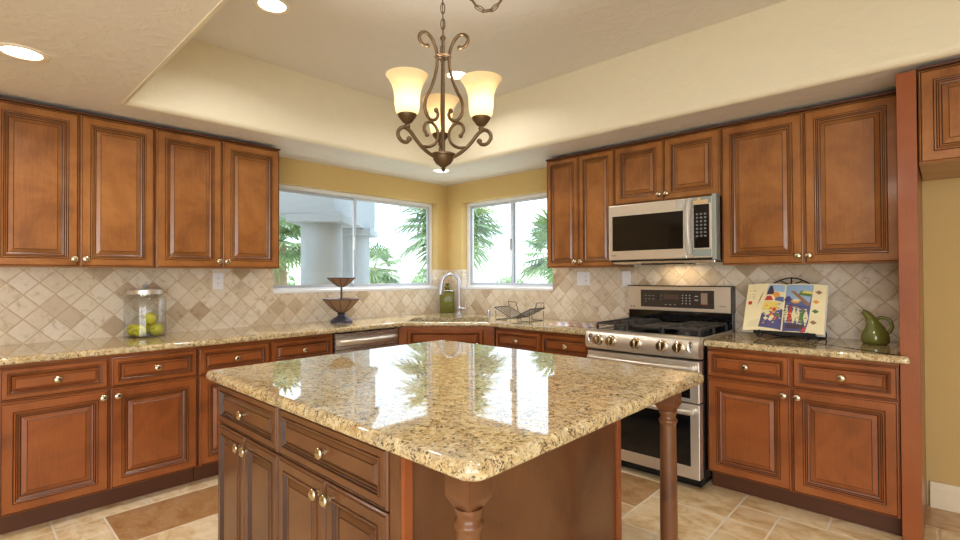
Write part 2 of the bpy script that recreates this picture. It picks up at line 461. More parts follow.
# ---------------------------------------------------------------- cabinetry
PROFILE = [(0, 0, 0), (0, .014, 0), (.003, .0185, 0), (.006, .0195, 0), (.0085, .0160, 1), (.011, .0205, 0), (.050, .0205, 0), (.0530, .0182, 1), (.0545, .0245, 0), (.060, .0240, 0),
           (.0646, .0182, 1), (.068, .0178, 0), (.0725, .0132, 1), (.078, .0105, 0), (.0832, .0085, 1), (.1035, .0168, 0), (.1062, .0190, 1), (.108, .0190, 0)]
def front_bm(w, h, x0, z0, k=None, glaze_thick=1.0):
    if k is None: k = min(1.0, .265 * w / .108, .37 * h / .108)
    bm = NB(); loops = []
    for d, y, m in PROFILE:
        dd = d * k if d > .011 else d * min(1, k * 1.6)
        loops.append(([bm.verts.new((x0 + a, -y, z0 + b)) for a, b in ((dd, dd), (w - dd, dd), (w - dd, h - dd), (dd, h - dd))], m))
    for (A, _), (B, m) in zip(loops, loops[1:]):
        for q in range(4):
            f = bm.faces.new((A[q], A[(q + 1) % 4], B[(q + 1) % 4], B[q])); f.material_index = m
    bm.faces.new(loops[-1][0]); bm.faces.new(loops[0][0][::-1]); return bm
KNOB = [(.0, 0), (.0085, 0), (.0085, .003), (.0055, .006), (.0055, .014), (.011, .017), (.0165, .020), (.0175, .0235), (.0155, .0275), (.009, .0305), (0, .0315)]
def knob(parent, x, z, y=-.0205):
    bm = NB(); lathe(bm, KNOB, 20, 0, (x, y, z), '-Y', 1.12, 1.05)
    return obj('knob', bm, NICKEL, parent, 40)
def door(root, w, h, x, z, mat, kx=None, kz=None, name='door'):
    d = obj(name, front_bm(w, h, x, z), [mat, GLAZE], root)
    if kx is not None: knob(d, kx, kz, -.0205 if name == 'door' else -.0185)
    return d

def upper_cab(label, loc, rz, w, z0, z1, depth, splits, mat=WOOD_U, knobs='pair', trim=True):
    r = thing('wall_cabinet', label, 'cabinet', loc, rz, 'wall cabinets')
    bm = NB(); box(bm, 0, w, 0, depth, z0, z1 - .012); obj('carcass', bm, [mat], r)
    bm = NB(); box(bm, 0, w, -.027, depth, z1 - .012, z1, 0, .002); obj('top_trim', bm, [TOE], r)
    g = .003; n = len(splits) - 1
    for i in range(n):
        a, b = splits[i] + g, splits[i + 1] - g
        kx = (b - .024) if i == 0 else (a + .024)
        door(r, b - a, z1 - .018 - (z0 + .002), a, z0 + .002, mat, kx, z0 + .048)
    return r
DU = .312   # carcass depth of the wall cabinets
ZB, ZTOP = 1.372, 2.292
g_ = .002
# left wall run: local x runs along +y
upper_cab('two-door cherry wall cabinet above the glass apple jar, farther from the wide window', (DU + .004, -3.662, 0), PI / 2, 3.662 - 2.892, ZB, ZTOP, DU, [0, 3.662 - 3.275, 3.662 - 2.892])
upper_cab('two-door cherry wall cabinet on the left wall directly beside the wide window', (DU + .004, -2.888, 0), PI / 2, 2.888 - 2.066, ZB, ZTOP, DU, [0, 2.888 - 2.481, 2.888 - 2.066])
yb = -(DU + .004)
upper_cab('narrow two-door cherry wall cabinet between the smaller window and the microwave', (1.592, yb, 0), 0, .626, ZB, ZTOP, DU, [0, .312, .626])
upper_cab('short two-door cherry wall cabinet right above the microwave', (2.221, yb, 0), 0, .766, 1.836, ZTOP, DU, [0, .383, .766])
upper_cab('tall two-door cherry wall cabinet above the open cookbook and green cruet', (2.990, yb, 0), 0, .900, ZB, ZTOP, DU, [0, 3.450 - 2.990, .900])
upper_cab('cherry wall cabinet over the empty fridge alcove, cut by the picture edge', (3.972, -.60, 0), 0, .92, 1.836, ZTOP + .006, .594, [0, .46, .92])

def base_cab(label, loc, rz, w, cols, mat=WOOD_B, depth=.60, group='base cabinets', zt=.874, drawers=None, doors=None, toe=.075, name='base_cabinet', kn='pair'):
    """cols: x splits of the door columns; drawers: x splits of the drawer row"""
    r = thing(name, label, 'cabinet', loc, rz, group)
    bm = NB(); box(bm, 0, w, 0, depth, .112, zt); obj('carcass', bm, [mat], r)
    bm = NB(); box(bm, .0, w, toe, toe + .018, 0, .112); obj('toe_kick', bm, [TOE], r)
    g = .003
    drawers = drawers or cols
    for i in range(len(drawers) - 1):
        a, b = drawers[i] + g, drawers[i + 1] - g
        if 0 < i < len(drawers) - 1: a += .004
        if i < len(drawers) - 2: b -= .004
        door(r, b - a, .166, a, .690, mat, (a + b) / 2, .773, 'drawer')
    n = len(cols) - 1
    for i in range(n):
        a, b = cols[i] + g, cols[i + 1] - g
        if n == 1: kx = b - .03
        else: kx = (b - .03) if i % 2 == 0 else (a + .03)
        door(r, b - a, .682 - .117, a, .117, mat, kx, .640)
    return r
DB = .608
base_cab('cherry base cabinet under the glass apple jar, two drawers over two doors', (DB, -3.63, 0), PI / 2, 3.63 - 2.726, [0, 3.63 - 3.177, 3.63 - 2.726])
base_cab('cherry base cabinet just left of the dishwasher, partly behind the island', (DB, -2.722, 0), PI / 2, 2.722 - 1.779, [0, 2.722 - 2.264, 2.722 - 1.779])
base_cab('cherry base cabinet right of the range, under the open cookbook and cruet', (2.986, -DB, 0), 0, .902, [0, 3.432 - 2.986, .902])
base_cab('narrow one-drawer base cabinet beside the corner sink cabinet', (1.262, -DB, 0), 0, 1.735 - 1.262, [0, 1.735 - 1.262])
base_cab('narrow one-drawer base cabinet touching the left side of the range', (1.737, -DB, 0), 0, 2.204 - 1.737, [0, 2.204 - 1.737])
# corner sink cabinet, diagonal front
A_ = Vector((.628, -1.160, 0)); B_ = Vector((1.258, -.630, 0))
dv = (B_ - A_); wS = dv.length; rzS = math.atan2(dv.y, dv.x)
sk = thing('sink_cabinet', 'diagonal corner cabinet under the steel sink with a fixed false drawer front', 'cabinet', tuple(A_), rzS, 'base cabinets')
def to_loc(p): # world xy to the sink cabinet's local frame
    q = Vector((p[0], p[1], 0)) - A_; return (q.x * math.cos(rzS) + q.y * math.sin(rzS), -q.x * math.sin(rzS) + q.y * math.cos(rzS))
bm = NB(); poly = [to_loc(p) for p in ((.628, -1.160), (1.258, -.630), (1.258, -.012), (.012, -.012), (.012, -1.160))]
pa = poly
prism(bm, pa, .112, .66)
box(bm, 0, wS, 0, .018, .66, .874)
obj('carcass', bm, [WOOD_B], sk)
bm = NB(); box(bm, .05, wS - .05, .07, .088, 0, .112); obj('toe_kick', bm, [TOE], sk)
door(sk, wS - .17, .166, .075, .690, WOOD_B, name='false_front')
hw = (wS - .17) / 2
door(sk, hw - .002, .565, .075, .117, WOOD_B, .075 + hw - .03, .64); door(sk, hw - .002, .565, .075 + hw + .002, .117, WOOD_B, .075 + hw + .03, .64)

# tall end panel beside the fridge alcove
bm = NB(); box(bm, 3.8925, 3.967, -.626, -.006, 0, 2.29, 0, .002)
tag(obj('end_panel', bm, WOOD_P), 'tall red-brown wooden end panel between the right counter and the fridge alcove', 'panel')

# island cabinets
IY = -2.985
base_cab('brown island cabinet at the far end of the island front, with the narrower drawer', (1.772, IY, 0), 0, .572, [0, .286, .572], WOOD_I_SHADED, 1.10, 'island cabinets', .874, [0, .572], name='island_cabinet')
base_cab('brown island cabinet at the near end of the island front, with the wider drawer', (2.347, IY, 0), 0, .641, [0, .3205, .641], WOOD_I_SHADED, 1.10, 'island cabinets', .874, [0, .641], name='island_cabinet')
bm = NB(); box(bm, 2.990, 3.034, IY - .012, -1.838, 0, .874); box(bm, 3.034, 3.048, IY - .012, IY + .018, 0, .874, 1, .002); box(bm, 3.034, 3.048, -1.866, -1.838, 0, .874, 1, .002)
tag(obj('island_end_panel', bm, [WOOD_I_SHADED, WOOD_P]), 'plain brown end panel of the island set back behind the two turned posts', 'panel')
def post(label, x, y):
    r = thing('turned_post', label, 'post', (x, y, 0), 0, 'island posts')
    h = .0385
    bm = NB(); N_ = 32; L = []
    N_ = 4
    for z, q in ((.874, h), (.806, h), (.781, h * .66)):
        L.append([bm.verts.new((sx * q, sy * q, z)) for sx, sy in ((-1, -1), (1, -1), (1, 1), (-1, 1))])
    for A, B in zip(L, L[1:]):
        for i in range(N_): bm.faces.new((A[i], A[(i + 1) % N_], B[(i + 1) % N_], B[i]))
    bm.faces.new(L[0]); bm.faces.new(L[-1][::-1]); obj('block', bm, WOOD_I_SHADED, r)
    bm = NB()
    lathe(bm, [(0, .782), (.033, .782), (.0335, .775), (.032, .769), (.029, .764), (.028, .758), (.030, .751), (.034, .747), (.0358, .742), (.034, .736), (.031, .733), (.030, .728), (.030, .70), (.0315, .55), (.033, .35), (.032, .2), (.028, .15), (.034, .142), (.036, .135), (.034, .128), (.03, .122), (.036, .115), (.036, .11), (0, .11)], 36)
    obj('shaft', bm, WOOD_I_SHADED, r, 50)
    bm = NB(); box(bm, -h, h, -h, h, 0, .11, 0, .003); obj('foot_block', bm, WOOD_I_SHADED, r)
    return r
post('turned wooden post under the near corner of the island top', 3.257, -2.973)
post('turned wooden post under the island corner closest to the range', 3.262, -1.866)

# ---------------------------------------------------------------- worktops
def slab(name, poly, holes, z0, z1, rad, label, edge_on=None, corner_r=None):
    """counter with an eased (half-bullnose) edge all round"""
    bm = NB()
    pts = []
    n = len(poly)
    for i, p in enumerate(poly):
        r = corner_r.get(i, 0) if corner_r else 0
        P = Vector(p)
        if r:
            a = (Vector(poly[i - 1]) - P).normalized(); b = (Vector(poly[(i + 1) % n]) - P).normalized()
            ang = a.angle(b); dd = r / math.tan(ang / 2); c = P + (a + b).normalized() * (r / math.sin(ang / 2))
            s, e = P + a * dd, P + b * dd
            a0 = math.atan2(s.y - c.y, s.x - c.x); a1 = math.atan2(e.y - c.y, e.x - c.x)
            da = (a1 - a0 + PI) % (2 * PI) - PI
            for k in range(9): t = a0 + da * k / 8; pts.append((c.x + r * math.cos(t), c.y + r * math.sin(t)))
        else: pts.append(tuple(p))
    # offset loops
    m = len(pts)
    area = sum(pts[i][0] * pts[(i + 1) % m][1] - pts[(i + 1) % m][0] * pts[i][1] for i in range(m))
    sg = 1 if area > 0 else -1
    nr = []
    for i in range(m):
        p0, p1, p2 = Vector(pts[i - 1]), Vector(pts[i]), Vector(pts[(i + 1) % m])
        e1 = (p1 - p0).normalized(); e2 = (p2 - p1).normalized()
        n1 = Vector((-e1.y, e1.x)) * sg; n2 = Vector((-e2.y, e2.x)) * sg
        b = (n1 + n2); b = b / max(.3, b.dot(n1)) ; nr.append(b)
    prof = []
    for k in range(7): t = PI / 2 * k / 6; prof.append((rad * (1 - math.sin(t)), z0 + rad * .6 - rad * .6 * math.cos(t)))
    for k in range(7): t = PI / 2 * k / 6; prof.append((rad * (1 - math.cos(t)), z1 - rad + rad * math.sin(t)))
    L = [[bm.verts.new((pts[i][0] + nr[i].x * d, pts[i][1] + nr[i].y * d, z)) for i in range(m)] for d, z in prof]
    for A, B in zip(L, L[1:]):
        for i in range(m): bm.faces.new((A[i], A[(i + 1) % m], B[(i + 1) % m], B[i]))
    if not holes:
        bm.faces.new(L[0][::-1]); bm.faces.new(L[-1])
    else:
        for Lp, zz in ((L[0], z0), (L[-1], z1)):
            es = [bm.edges.get((Lp[i], Lp[(i + 1) % m])) for i in range(m)]
            hv = []
            for hpoly in holes:
                vs = [bm.verts.new((x, y, zz)) for x, y in hpoly]
                hv.append(vs)
                es += [bm.edges.new((vs[i], vs[(i + 1) % len(vs)])) for i in range(len(vs))]
            bmesh.ops.triangle_fill(bm, use_beauty=True, use_dissolve=False, edges=es)
            if zz == z0: low = hv
            else:
                for a, b in zip(low, hv):
                    for i in range(len(a)): bm.faces.new((a[i], a[(i + 1) % len(a)], b[(i + 1) % len(a)], b[i]))
    return tag(obj(name, bm, GRANITE, None, 35), label, 'countertop')
ZC0, ZC = .8745, .914
# sink opening
su = Vector((math.cos(rzS), math.sin(rzS))); sv = Vector((-su.y, su.x))   # along the front, towards the corner
SCN = Vector((.765, -.690))
def rrect(c, u, v, a, b, r, k=5):
    out = []
    for sx, sy, a0 in ((1, 1, 0), (-1, 1, 90), (-1, -1, 180), (1, -1, 270)):
        for i in range(k + 1):
            t = math.radians(a0 + 90 * i / k)
            q = c + u * (sx * (a - r) + r * math.cos(t)) + v * (sy * (b - r) + r * math.sin(t)); out.append((q.x, q.y))
    return out
hole = rrect(SCN, su, sv, .355, .20, .05)
slab('countertop', [(.012, -3.64), (.662, -3.64), (.662, -1.142), (1.232, -.662), (2.206, -.662), (2.206, -.012), (.012, -.012)], [hole], ZC0, ZC, .018, 'long speckled granite worktop running along the left wall, round the sink corner, to the range', corner_r=None)
slab('countertop', [(2.984, -.662), (3.932, -.662), (3.932, -.630), (3.889, -.630), (3.889, -.012), (2.984, -.012)], None, ZC0, ZC, .018, 'short speckled granite worktop under the cookbook, right of the range', corner_r={1: .016, 2: .014})
slab('countertop', [(1.766, -3.056), (3.352, -3.056), (3.352, -1.692), (1.766, -1.692)], None, ZC0, ZC + .001, .019, 'large glossy granite top of the kitchen island', corner_r={0: .03, 1: .05, 2: .045, 3: .03})

# sink
sink = thing('sink', 'steel double-bowl sink set into the corner worktop under the tap', 'sink', (SCN.x, SCN.y, 0), rzS)
for s in (-1, 1):
    bm = NB()
    cx = s * .182
    L = []
    for (d, z) in ((0.0, ZC0 - .001), (.0, ZC0 - .02), (.012, .73), (.03, .715)):
        L.append([bm.verts.new((x, y, z)) for x, y in rrect(Vector((cx, 0)), Vector((1, 0)), Vector((0, 1)), .172 - d, .196 - d, .05 - d * .5)])
    for A, B in zip(L, L[1:]):
        for i in range(len(A)): bm.faces.new((A[i], A[(i + 1) % len(A)], B[(i + 1) % len(A)], B[i]))
    bm.faces.new(L[-1])
    b = obj('bowl', bm, STEEL, sink, 40)
    m_ = b.modifiers.new('t', 'SOLIDIFY'); m_.thickness = .0015; m_.offset = 1
    bm = NB(); lathe(bm, [(0, .718), (.04, .718), (.042, .7165), (0, .716)], 20, 0, (cx, 0, 0)); obj('drain', bm, CHROME, b)

# faucet
fx, fy = .497, -.304
fc = thing('faucet', 'brushed steel gooseneck tap behind the corner sink', 'tap', (fx, fy, ZC), math.atan2(-.685, -.728) + .12)   # local +X points at the sink
bm = NB(); lathe(bm, [(0, 0), (.030, 0), (.031, .006), (.026, .012), (.024, .05), (.026, .055), (.026, .075), (.020, .082), (0, .083)], 28); obj('base', bm, CHROME, fc, 40)
pts = [(0, 0, .07), (0, 0, .27)] + [(.085 - .085 * math.cos(t), 0, .322 + .09 * math.sin(t)) for t in [i * PI / 12 for i in range(1, 13)]] + [(.176, 0, .285)]
bm = NB(); tube(bm, smooth_path(pts, 3), .0165, 14); obj('gooseneck', bm, CHROME, fc, 60)
bm = NB(); tube(bm, [(.1755, 0, .292), (.178, 0, .275), (.183, 0, .235), (.186, 0, .212)], [.017, .018, .021, .021], 16); obj('spray_head', bm, CHROME, fc, 50)
bm = NB(); tube(bm, [(-.02, 0, .066), (-.062, 0, .066)], .012, 12); tube(bm, [(-.058, 0, .066), (-.062, 0, .09), (-.066, 0, .135)], .0045, 8); obj('lever', bm, CHROME, fc, 50)
bm = NB(); lathe(bm, [(0, 0), (.019, 0), (.019, .004), (.016, .008), (.016, .058), (.012, .062), (0, .062)], 20, 0, (.835, -.235, ZC))
tag(obj('air_gap_cap', bm, CHROME, None, 40), 'small steel cylinder cap standing on the worktop right of the tap', 'cap')

# green bottle in the corner behind the tap
gb = thing('glass_bottle', 'square green glass bottle standing in the corner behind the tap', 'bottle', (.145, -.140, ZC), math.radians(43))
n = NT('green_glass'); n.set(Base_Color=s2l((130, 132, 62)), Roughness=.12); n.b.inputs['Transmission Weight'].default_value = .35; n.b.inputs['IOR'].default_value = 1.3
GREENG = n.m
bm = NB(); box(bm, -.076, .076, -.05, .05, 0, .245, 0, .014); obj('body', bm, GREENG, gb, 40)
bm = NB(); lathe(bm, [(0, .24), (.026, .24), (.026, .262), (.033, .264), (.034, .275), (.018, .29), (.018, .298), (.024, .302), (.022, .315), (0, .318)], 20); obj('stopper', bm, GREENG, gb, 40)
bm = NB(); tube(bm, [(-.072, -.0525, .236), (.072, -.0525, .236)], .006, 8); obj('wire_collar', bm, CHROME, gb)

# ---------------------------------------------------------------- appliances
# dishwasher: local x along +y, front -Y -> +x
dwr = thing('dishwasher', 'stainless dishwasher under the left worktop, beside the corner sink cabinet', 'dishwasher', (DB, -1.776, 0), PI / 2)
wD = 1.776 - 1.164
bm = NB(); box(bm, .003, wD - .003, 0, .57, .1, .87); obj('body', bm, BLACKE, dwr)
bm = NB(); box(bm, .006, wD - .006, -.022, 0, .115, .735, 0, .003); obj('door', bm, STEELD, dwr)
bm = NB(); box(bm, .006, wD - .006, -.026, 0, .74, .862, 0, .004); cp = obj('control_panel', bm, STEELD, dwr)
pts = [(.04 + (wD - .08) * k / 12, -.035 - .030 * math.sin(PI * k / 12) ** .6, .795) for k in range(13)]
bm = NB(); tube(bm, pts, .023, 12); obj('handle', bm, STEEL, dwr, 50)
bm = NB(); box(bm, .0, wD, .06, .075, 0, .1); obj('toe_kick', bm, BLACKE, dwr)

# range: x 2.226..2.984, front at y=-.745
rx0, rx1 = 2.212, 2.981; rw = rx1 - rx0
rg = thing('gas_range', 'stainless double-oven gas range with five front knobs', 'range', (rx0, -.66, 0))   # local y 0 = body front
bm = NB(); box(bm, 0, rw, 0, .63, .06, .905); box(bm, .03, rw - .03, .03, .6, .0, .06); obj('body', bm, BLACKE, rg)
# knob console: bulging bullnose
bm = NB()
prof = [(-.0, .800), (-.060, .800), (-.078, .812), (-.086, .84), (-.084, .885), (-.070, .912), (-.045, .926), (0, .928), (.02, .928), (.02, .80)]
K = 24; L = []
for k in range(K + 1):
    t = k / K; x = rw * t; bow = .012 * (1 - (2 * t - 1) ** 2)
    L.append([bm.verts.new((x, y - (bow if y < -.03 else 0), z)) for y, z in prof])
for A, B in zip(L, L[1:]):
    for i in range(len(prof)): bm.faces.new((A[i], A[(i + 1) % len(prof)], B[(i + 1) % len(prof)], B[i]))
bm.faces.new(L[0]); bm.faces.new(L[-1][::-1])
con = obj('control_console', bm, STEEL, rg, 40)
for kx in (.105, .205, .383, .553, .655):
    bm = NB()
    yk = -.084 - .012 * (1 - (2 * kx / rw - 1) ** 2)
    lathe(bm, [(0, -.004), (.036, -.004), (.038, .002), (.036, .008), (.030, .011), (.029, .034), (.026, .039), (0, .040)], 28, 0, (kx, yk, .868), '-Y')
    box(bm, kx - .005, kx + .005, yk - .046, yk - .034, .844, .892, 0, .002)
    obj('knob', bm, NICKEL, con, 40)
for s in (.045, rw - .045):   # oval corner recesses
    bm = NB(); lathe(bm, [(0, .0), (.020, .001), (.026, .004), (.028, 0)], 24, 0, (s, -.089, .875), '-Y', .62, 1.25); obj('corner_inset', bm, STEELD, con, 60)
# oven doors
def oven_door(nm, z0, z1, gz0, gz1, hz):
    bm = NB(); box(bm, .004, rw - .004, -.062, -.002, z0, z1, 0, .004); d = obj(nm, bm, STEEL, rg)
    if gz1 > gz0:
        bm = NB(); box(bm, .058, rw - .058, -.0645, -.06, gz0, gz1, 0, .001); obj('oven_window', bm, BLACKG, d)
    bm = NB(); n_ = 14
    pts = [(.03 + (rw - .06) * k / n_, -.10 - .022 * math.sin(PI * k / n_), hz) for k in range(n_ + 1)]
    tube(bm, pts, .0145, 10)
    for s in (.045, rw - .045): box(bm, s - .014, s + .014, -.112, -.06, hz - .013, hz + .013, 0, .003)
    obj('oven_handle', bm, STEEL, d, 50)
oven_door('upper_oven_door', .535, .785, .56, .70, .745)
oven_door('lower_oven_door', .075, .525, .15, .455, .487)
# cooktop
bm = NB(); box(bm, .0, rw, .02, .57, .905, .922, 0, .003); obj('cooktop', bm, BLACKE, rg)
for a_, b_ in ((-.001, .012), (rw - .012, rw + .001)):
    bm = NB(); box(bm, a_, b_, -.02, .57, .90, .926, 0, .002); obj('side_trim', bm, STEEL, rg)
for (cx, cy, rr) in ((.15, .16, .048), (.15, .43, .036), (.61, .16, .048), (.61, .43, .036), (.38, .3, .04)):
    bm = NB(); lathe(bm, [(0, .922), (rr + .012, .922), (rr + .01, .93), (rr, .932), (rr, .941), (rr - .006, .946), (0, .946)], 24, 0, (cx, cy, 0)); obj('burner', bm, CAST, rg, 40)
for (a, b) in ((.02, .262), (.498, .74)):
    bm = NB(); zt, zb = .976, .961
    for x in (a + .006, b - .006): box(bm, x - .006, x + .006, .035, .555, zb, zt, 0, .002)
    for y in (.04, .165, .295, .425, .55): box(bm, a, b, y - .006, y + .006, zb, zt, 0, .002)
    mid = (a + b) / 2
    box(bm, mid - .005, mid + .005, .035, .555, zb, zt, 0, .002)
    for x in (a + .05, b - .05): box(bm, x - .004, x + .004, .09, .5, zb, zt + .003, 0, .002)
    for x in (a + .006, b - .006):
        for y in (.04, .295, .55): box(bm, x - .007, x + .007, y - .007, y + .007, .921, zb)
    obj('grate', bm, CAST, rg)
bm = NB(); box(bm, .272, .488, .05, .53, .945, .958, 0, .003); box(bm, .272, .488, .05, .062, .945, .972, 0, .002); box(bm, .272, .284, .05, .53, .945, .97, 0, .002); box(bm, .476, .488, .05, .53, .945, .97, 0, .002)
for x in (.285, .475):
    for y in (.07, .51): box(bm, x - .006, x + .006, y - .006, y + .006, .921, .946)
obj('griddle', bm, CAST, rg)
# backguard
bm = NB(); box(bm, .0, rw, .575, .63, .905, 1.045, 0, .003); bg = obj('backguard_vent', bm, BLACKG, rg)
bm = NB(); box(bm, .0, rw, .555, .64, 1.04, 1.225, 0, .004); bp = obj('backguard', bm, STEEL, rg)
bm = NB(); box(bm, .0, rw, .553, .64, 1.2235, 1.23, 0, .001); box(bm, rw - .006, rw + .001, .553, .64, 1.04, 1.23, 0, .001); obj('edge_strip', bm, BLACKE, bp)
bm = NB(); box(bm, .110, .655, .5515, .556, 1.066, 1.196, 0, .002); dp = obj('display_panel', bm, plain('display_black', (58, 52, 50), .15), bp)
bm = NB()
for r_ in range(2):
    for c in range(5):
        if c == 3: continue
        box(bm, .145 + c * .03, .145 + c * .03 + .013, .5508, .5516, 1.15 - r_ * .026, 1.154 - r_ * .026)
    box(bm, .145, .158, .5508, .5516, 1.105, 1.109)
for r_ in range(4):
    for c in range(3): box(bm, .43 + c * .026, .438 + c * .026, .5508, .5516, 1.155 - r_ * .02, 1.163 - r_ * .02)
for c in range(2): box(bm, .52, .545, .5508, .5516, 1.15 - c * .028, 1.157 - c * .028)
for c in range(3): box(bm, .30 + c * .035, .315 + c * .035, .5508, .5516, 1.085, 1.089)
obj('key_marks', bm, GREY, dp)  # printed key marks of the range display, as small blocks
bm = NB()
for c in range(2):
    for r_ in range(2): box(bm, .25, .262, .5506, .5516, 1.146 - r_ * .028, 1.158 - r_ * .028)
obj('blue_key', bm, plain('pale_blue_key', (120, 160, 190), .4), dp)
bm = NB(); box(bm, .565, .61, .5506, .5516, 1.10, 1.178); obj('label_sticker', bm, plain('tan_sticker', (150, 128, 108), .5), dp)
bm = NB(); box(bm, .565, .61, .5504, .5516, 1.094, 1.10); obj('red_line', bm, plain('red_line', (170, 60, 50), .5), dp)
bm = NB(); box(bm, .29, .405, .5506, .5516, 1.128, 1.162); obj('clock_display', bm, plain('clock_display', (86, 70, 62), .2), dp)
bm = NB()
for k in range(2): lathe(bm, [(0, 0), (.007, 0), (.007, .001), (0, .001)], 14, 0, (.03 + k * .024, .5550, 1.066), '-Y')
for k in range(4): box(bm, .69 + k * .011, .698 + k * .011, .5542, .5556, 1.083, 1.090)
obj('badge_marks', bm, plain('badge_grey', (140, 130, 122), .4), bp)

# microwave (over the range)
mx0 = 2.228
mw = thing('microwave', 'stainless over-range microwave with dark door and protective film still on its handle', 'microwave', (mx0, -.40, 1.408))
ww, hh = .762, .418
bm = NB(); box(bm, 0, ww, 0, .39, 0, hh, 0, .003); obj('body', bm, BLACKE, mw)
bm = NB(); box(bm, 0, .575, -.034, -.001, .012, hh - .004, 0, .005); dm = obj('door', bm, STEEL, mw)
bm = NB(); box(bm, .032, .552, -.0365, -.033, .078, hh - .085, 0, .001); obj('door_window', bm, BLACKG, dm)
bm = NB(); box(bm, .578, ww, -.034, -.001, .012, hh - .004, 0, .005); cpn = obj('control_panel', bm, STEEL, mw)
bm = NB(); box(bm, .622, ww - .042, -.0365, -.033, .078, hh - .055, 0, .001); kp = obj('key_panel', bm, BLACKG, cpn)
bm = NB()
for r_ in range(7):
    for c in range(3): box(bm, .636 + c * .026, .650 + c * .026, -.0372, -.036, .15 + r_ * .024, .162 + r_ * .024)
obj('key_marks', bm, DKGREY, kp)  # rows of key marks on the microwave panel
bm = NB(); box(bm, .618, .712, -.0372, -.0335, .368, .392, 0, .004); lathe(bm, [(0, 0), (.012, 0), (.012, .002), (0, .002)], 16, 0, (.655, -.034, .398), '-Y'); obj('paper_label', bm, plain('cream_label', (210, 180, 130), .5), cpn)
pts = [(.597, -.045 - .035 * math.sin(PI * k / 10), .045 + (hh - .085) * k / 10) for k in range(11)]
bm = NB(); tube(bm, pts, .0165, 10); obj('handle', bm, STEEL, dm, 50)
n = NT('cloudy_protective_film'); n.set(Base_Color=s2l((222, 220, 212)), Roughness=.28); n.b.inputs['Alpha'].default_value = .4
FILM = n.m
pts = [(.597, -.046 - .036 * math.sin(PI * k / 10), .035 + (hh - .065) * k / 10) for k in range(11)]
bm = NB(); tube(bm, pts, [.021 + .002 * ((k * 7) % 3) for k in range(11)], 9)
box(bm, .50, .63, -.0355, -.0345, hh - .075, hh - .012); obj('protective_film', bm, FILM, dm)
n = NT('pale_blue_film'); n.set(Base_Color=s2l((172, 184, 180)), Roughness=.35); n.b.inputs['Alpha'].default_value = .5
bm = NB(); box(bm, ww - .026, ww + .002, -.0372, -.0342, .0, hh + .008); box(bm, ww, ww + .002, -.036, .03, .0, hh + .008)
box(bm, .616, ww - .03, -.0358, -.0345, .022, .070); box(bm, .612, ww - .03, -.0358, -.0345, hh - .05, hh - .006); obj('blue_film', bm, n.m, cpn)
bm = NB(); box(bm, .02, ww - .02, .0, .36, -.018, .001, 0, .004); obj('underside_vent', bm, STEELD, mw)
hl = light('hood_lamp', 'AREA', (mx0 + .38, -.12, 1.385), .7, (1, .74, .42), shape='RECTANGLE', size=.25, size_y=.08)
bm = NB(); box(bm, .24, .55, -.012, .2, -.026, -.016, 0, .003); obj('underside_lamp_cover', bm, BLACKE, mw)
bm = NB()
lathe(bm, [(0, 0), (.006, 0), (.006, .001), (0, .001)], 14, 0, (.03, -.034, .045), '-Y')
for k in range(2): box(bm, .042 + k * .012, .05 + k * .012, -.0348, -.0335, .041, .049)
obj('badge_marks', bm, plain('badge_grey', (140, 130, 122), .4), dm)

# ---------------------------------------------------------------- outlets and switches
def plate(label, loc, rz, w, h, kind, cat):
    r = thing('wall_outlet' if cat == 'outlet' else 'light_switch', label, cat, loc, rz)
    bm = NB(); box(bm, -w / 2, w / 2, -.007, 0, -h / 2, h / 2, 0, .003); obj('cover_plate', bm, WHITEP, r)
    def outl(cx):
        bm = NB(); box(bm, cx - .017, cx + .017, -.0085, -.006, -.034, .034, 0, .001); s = obj('socket', bm, WHITEP, r)
        bm = NB()
        for z in (-.018, .018):
            for x in (-.006, .006): box(bm, cx + x - .0012, cx + x + .0012, -.0090, -.0082, z - .001, z + .008)
            lathe(bm, [(0, 0), (.0022, 0), (.0022, .0006), (0, .0006)], 10, 0, (cx, -.0083, z - .008), '-Y')
        obj('slots', bm, plain('slot_dark', (60, 60, 70), .6), s)
    def rock(cx):
        bm = NB(); box(bm, cx - .017, cx + .017, -.0105, -.006, -.034, .034, 0, .002); obj('rocker', bm, WHITEP, r)
    if kind == 'o': outl(0)
    if kind == 's': rock(0)
    if kind == 'so': rock(-w * .22); outl(w * .22)
    return r
plate('white wall outlet on the tile under the wall cabinet beside the wide window', (.0105, -2.40, 1.279), PI / 2, .078, .124, 'o', 'outlet')
plate('wide white switch and outlet plate under the narrow wall cabinet', (1.752, -.0105, 1.279), 0, .13, .118, 'so', 'outlet')
plate('narrow white switch plate just above the left corner of the range', (2.155, -.0105, 1.279), 0, .075, .124, 's', 'switch')

# ---------------------------------------------------------------- recessed lights
def recessed(label, x, y, z, power):
    r = thing('recessed_light', label, 'ceiling light', (x, y, z), 0, 'recessed ceiling lights')
    bm = NB(); lathe(bm, [(.07, .001), (.072, -.004), (.09, -.006), (.097, -.002), (.098, .001)], 40); obj('trim_ring', bm, plain('light_trim_white', (236, 226, 206), .4), r, 50)
    bm = NB(); lathe(bm, [(0, -.0005), (.070, -.0005), (.071, .002), (0, .002)], 40); obj('lens', bm, LAMP, r)
    l = light('recessed_or_fill_lamp', 'AREA', (x, y, z - .008), power, (1, .94, .885), (0, 0, 0), shape='DISK', size=.13)
    l.data.spread = math.radians(150)
    return r
recessed('bright recessed light in the low ceiling at the top left picture corner', 1.068, -3.582, ZS, 6)
recessed('bright recessed light in the low ceiling above the sink corner', .565, -.60, ZS, 5)
recessed('bright recessed light in the raised ceiling nearest its left cream face', 1.385, -2.595, ZT, 7)
recessed('bright recessed light in the raised ceiling behind the chandelier scrolls', 1.433, -1.232, ZT, 7)
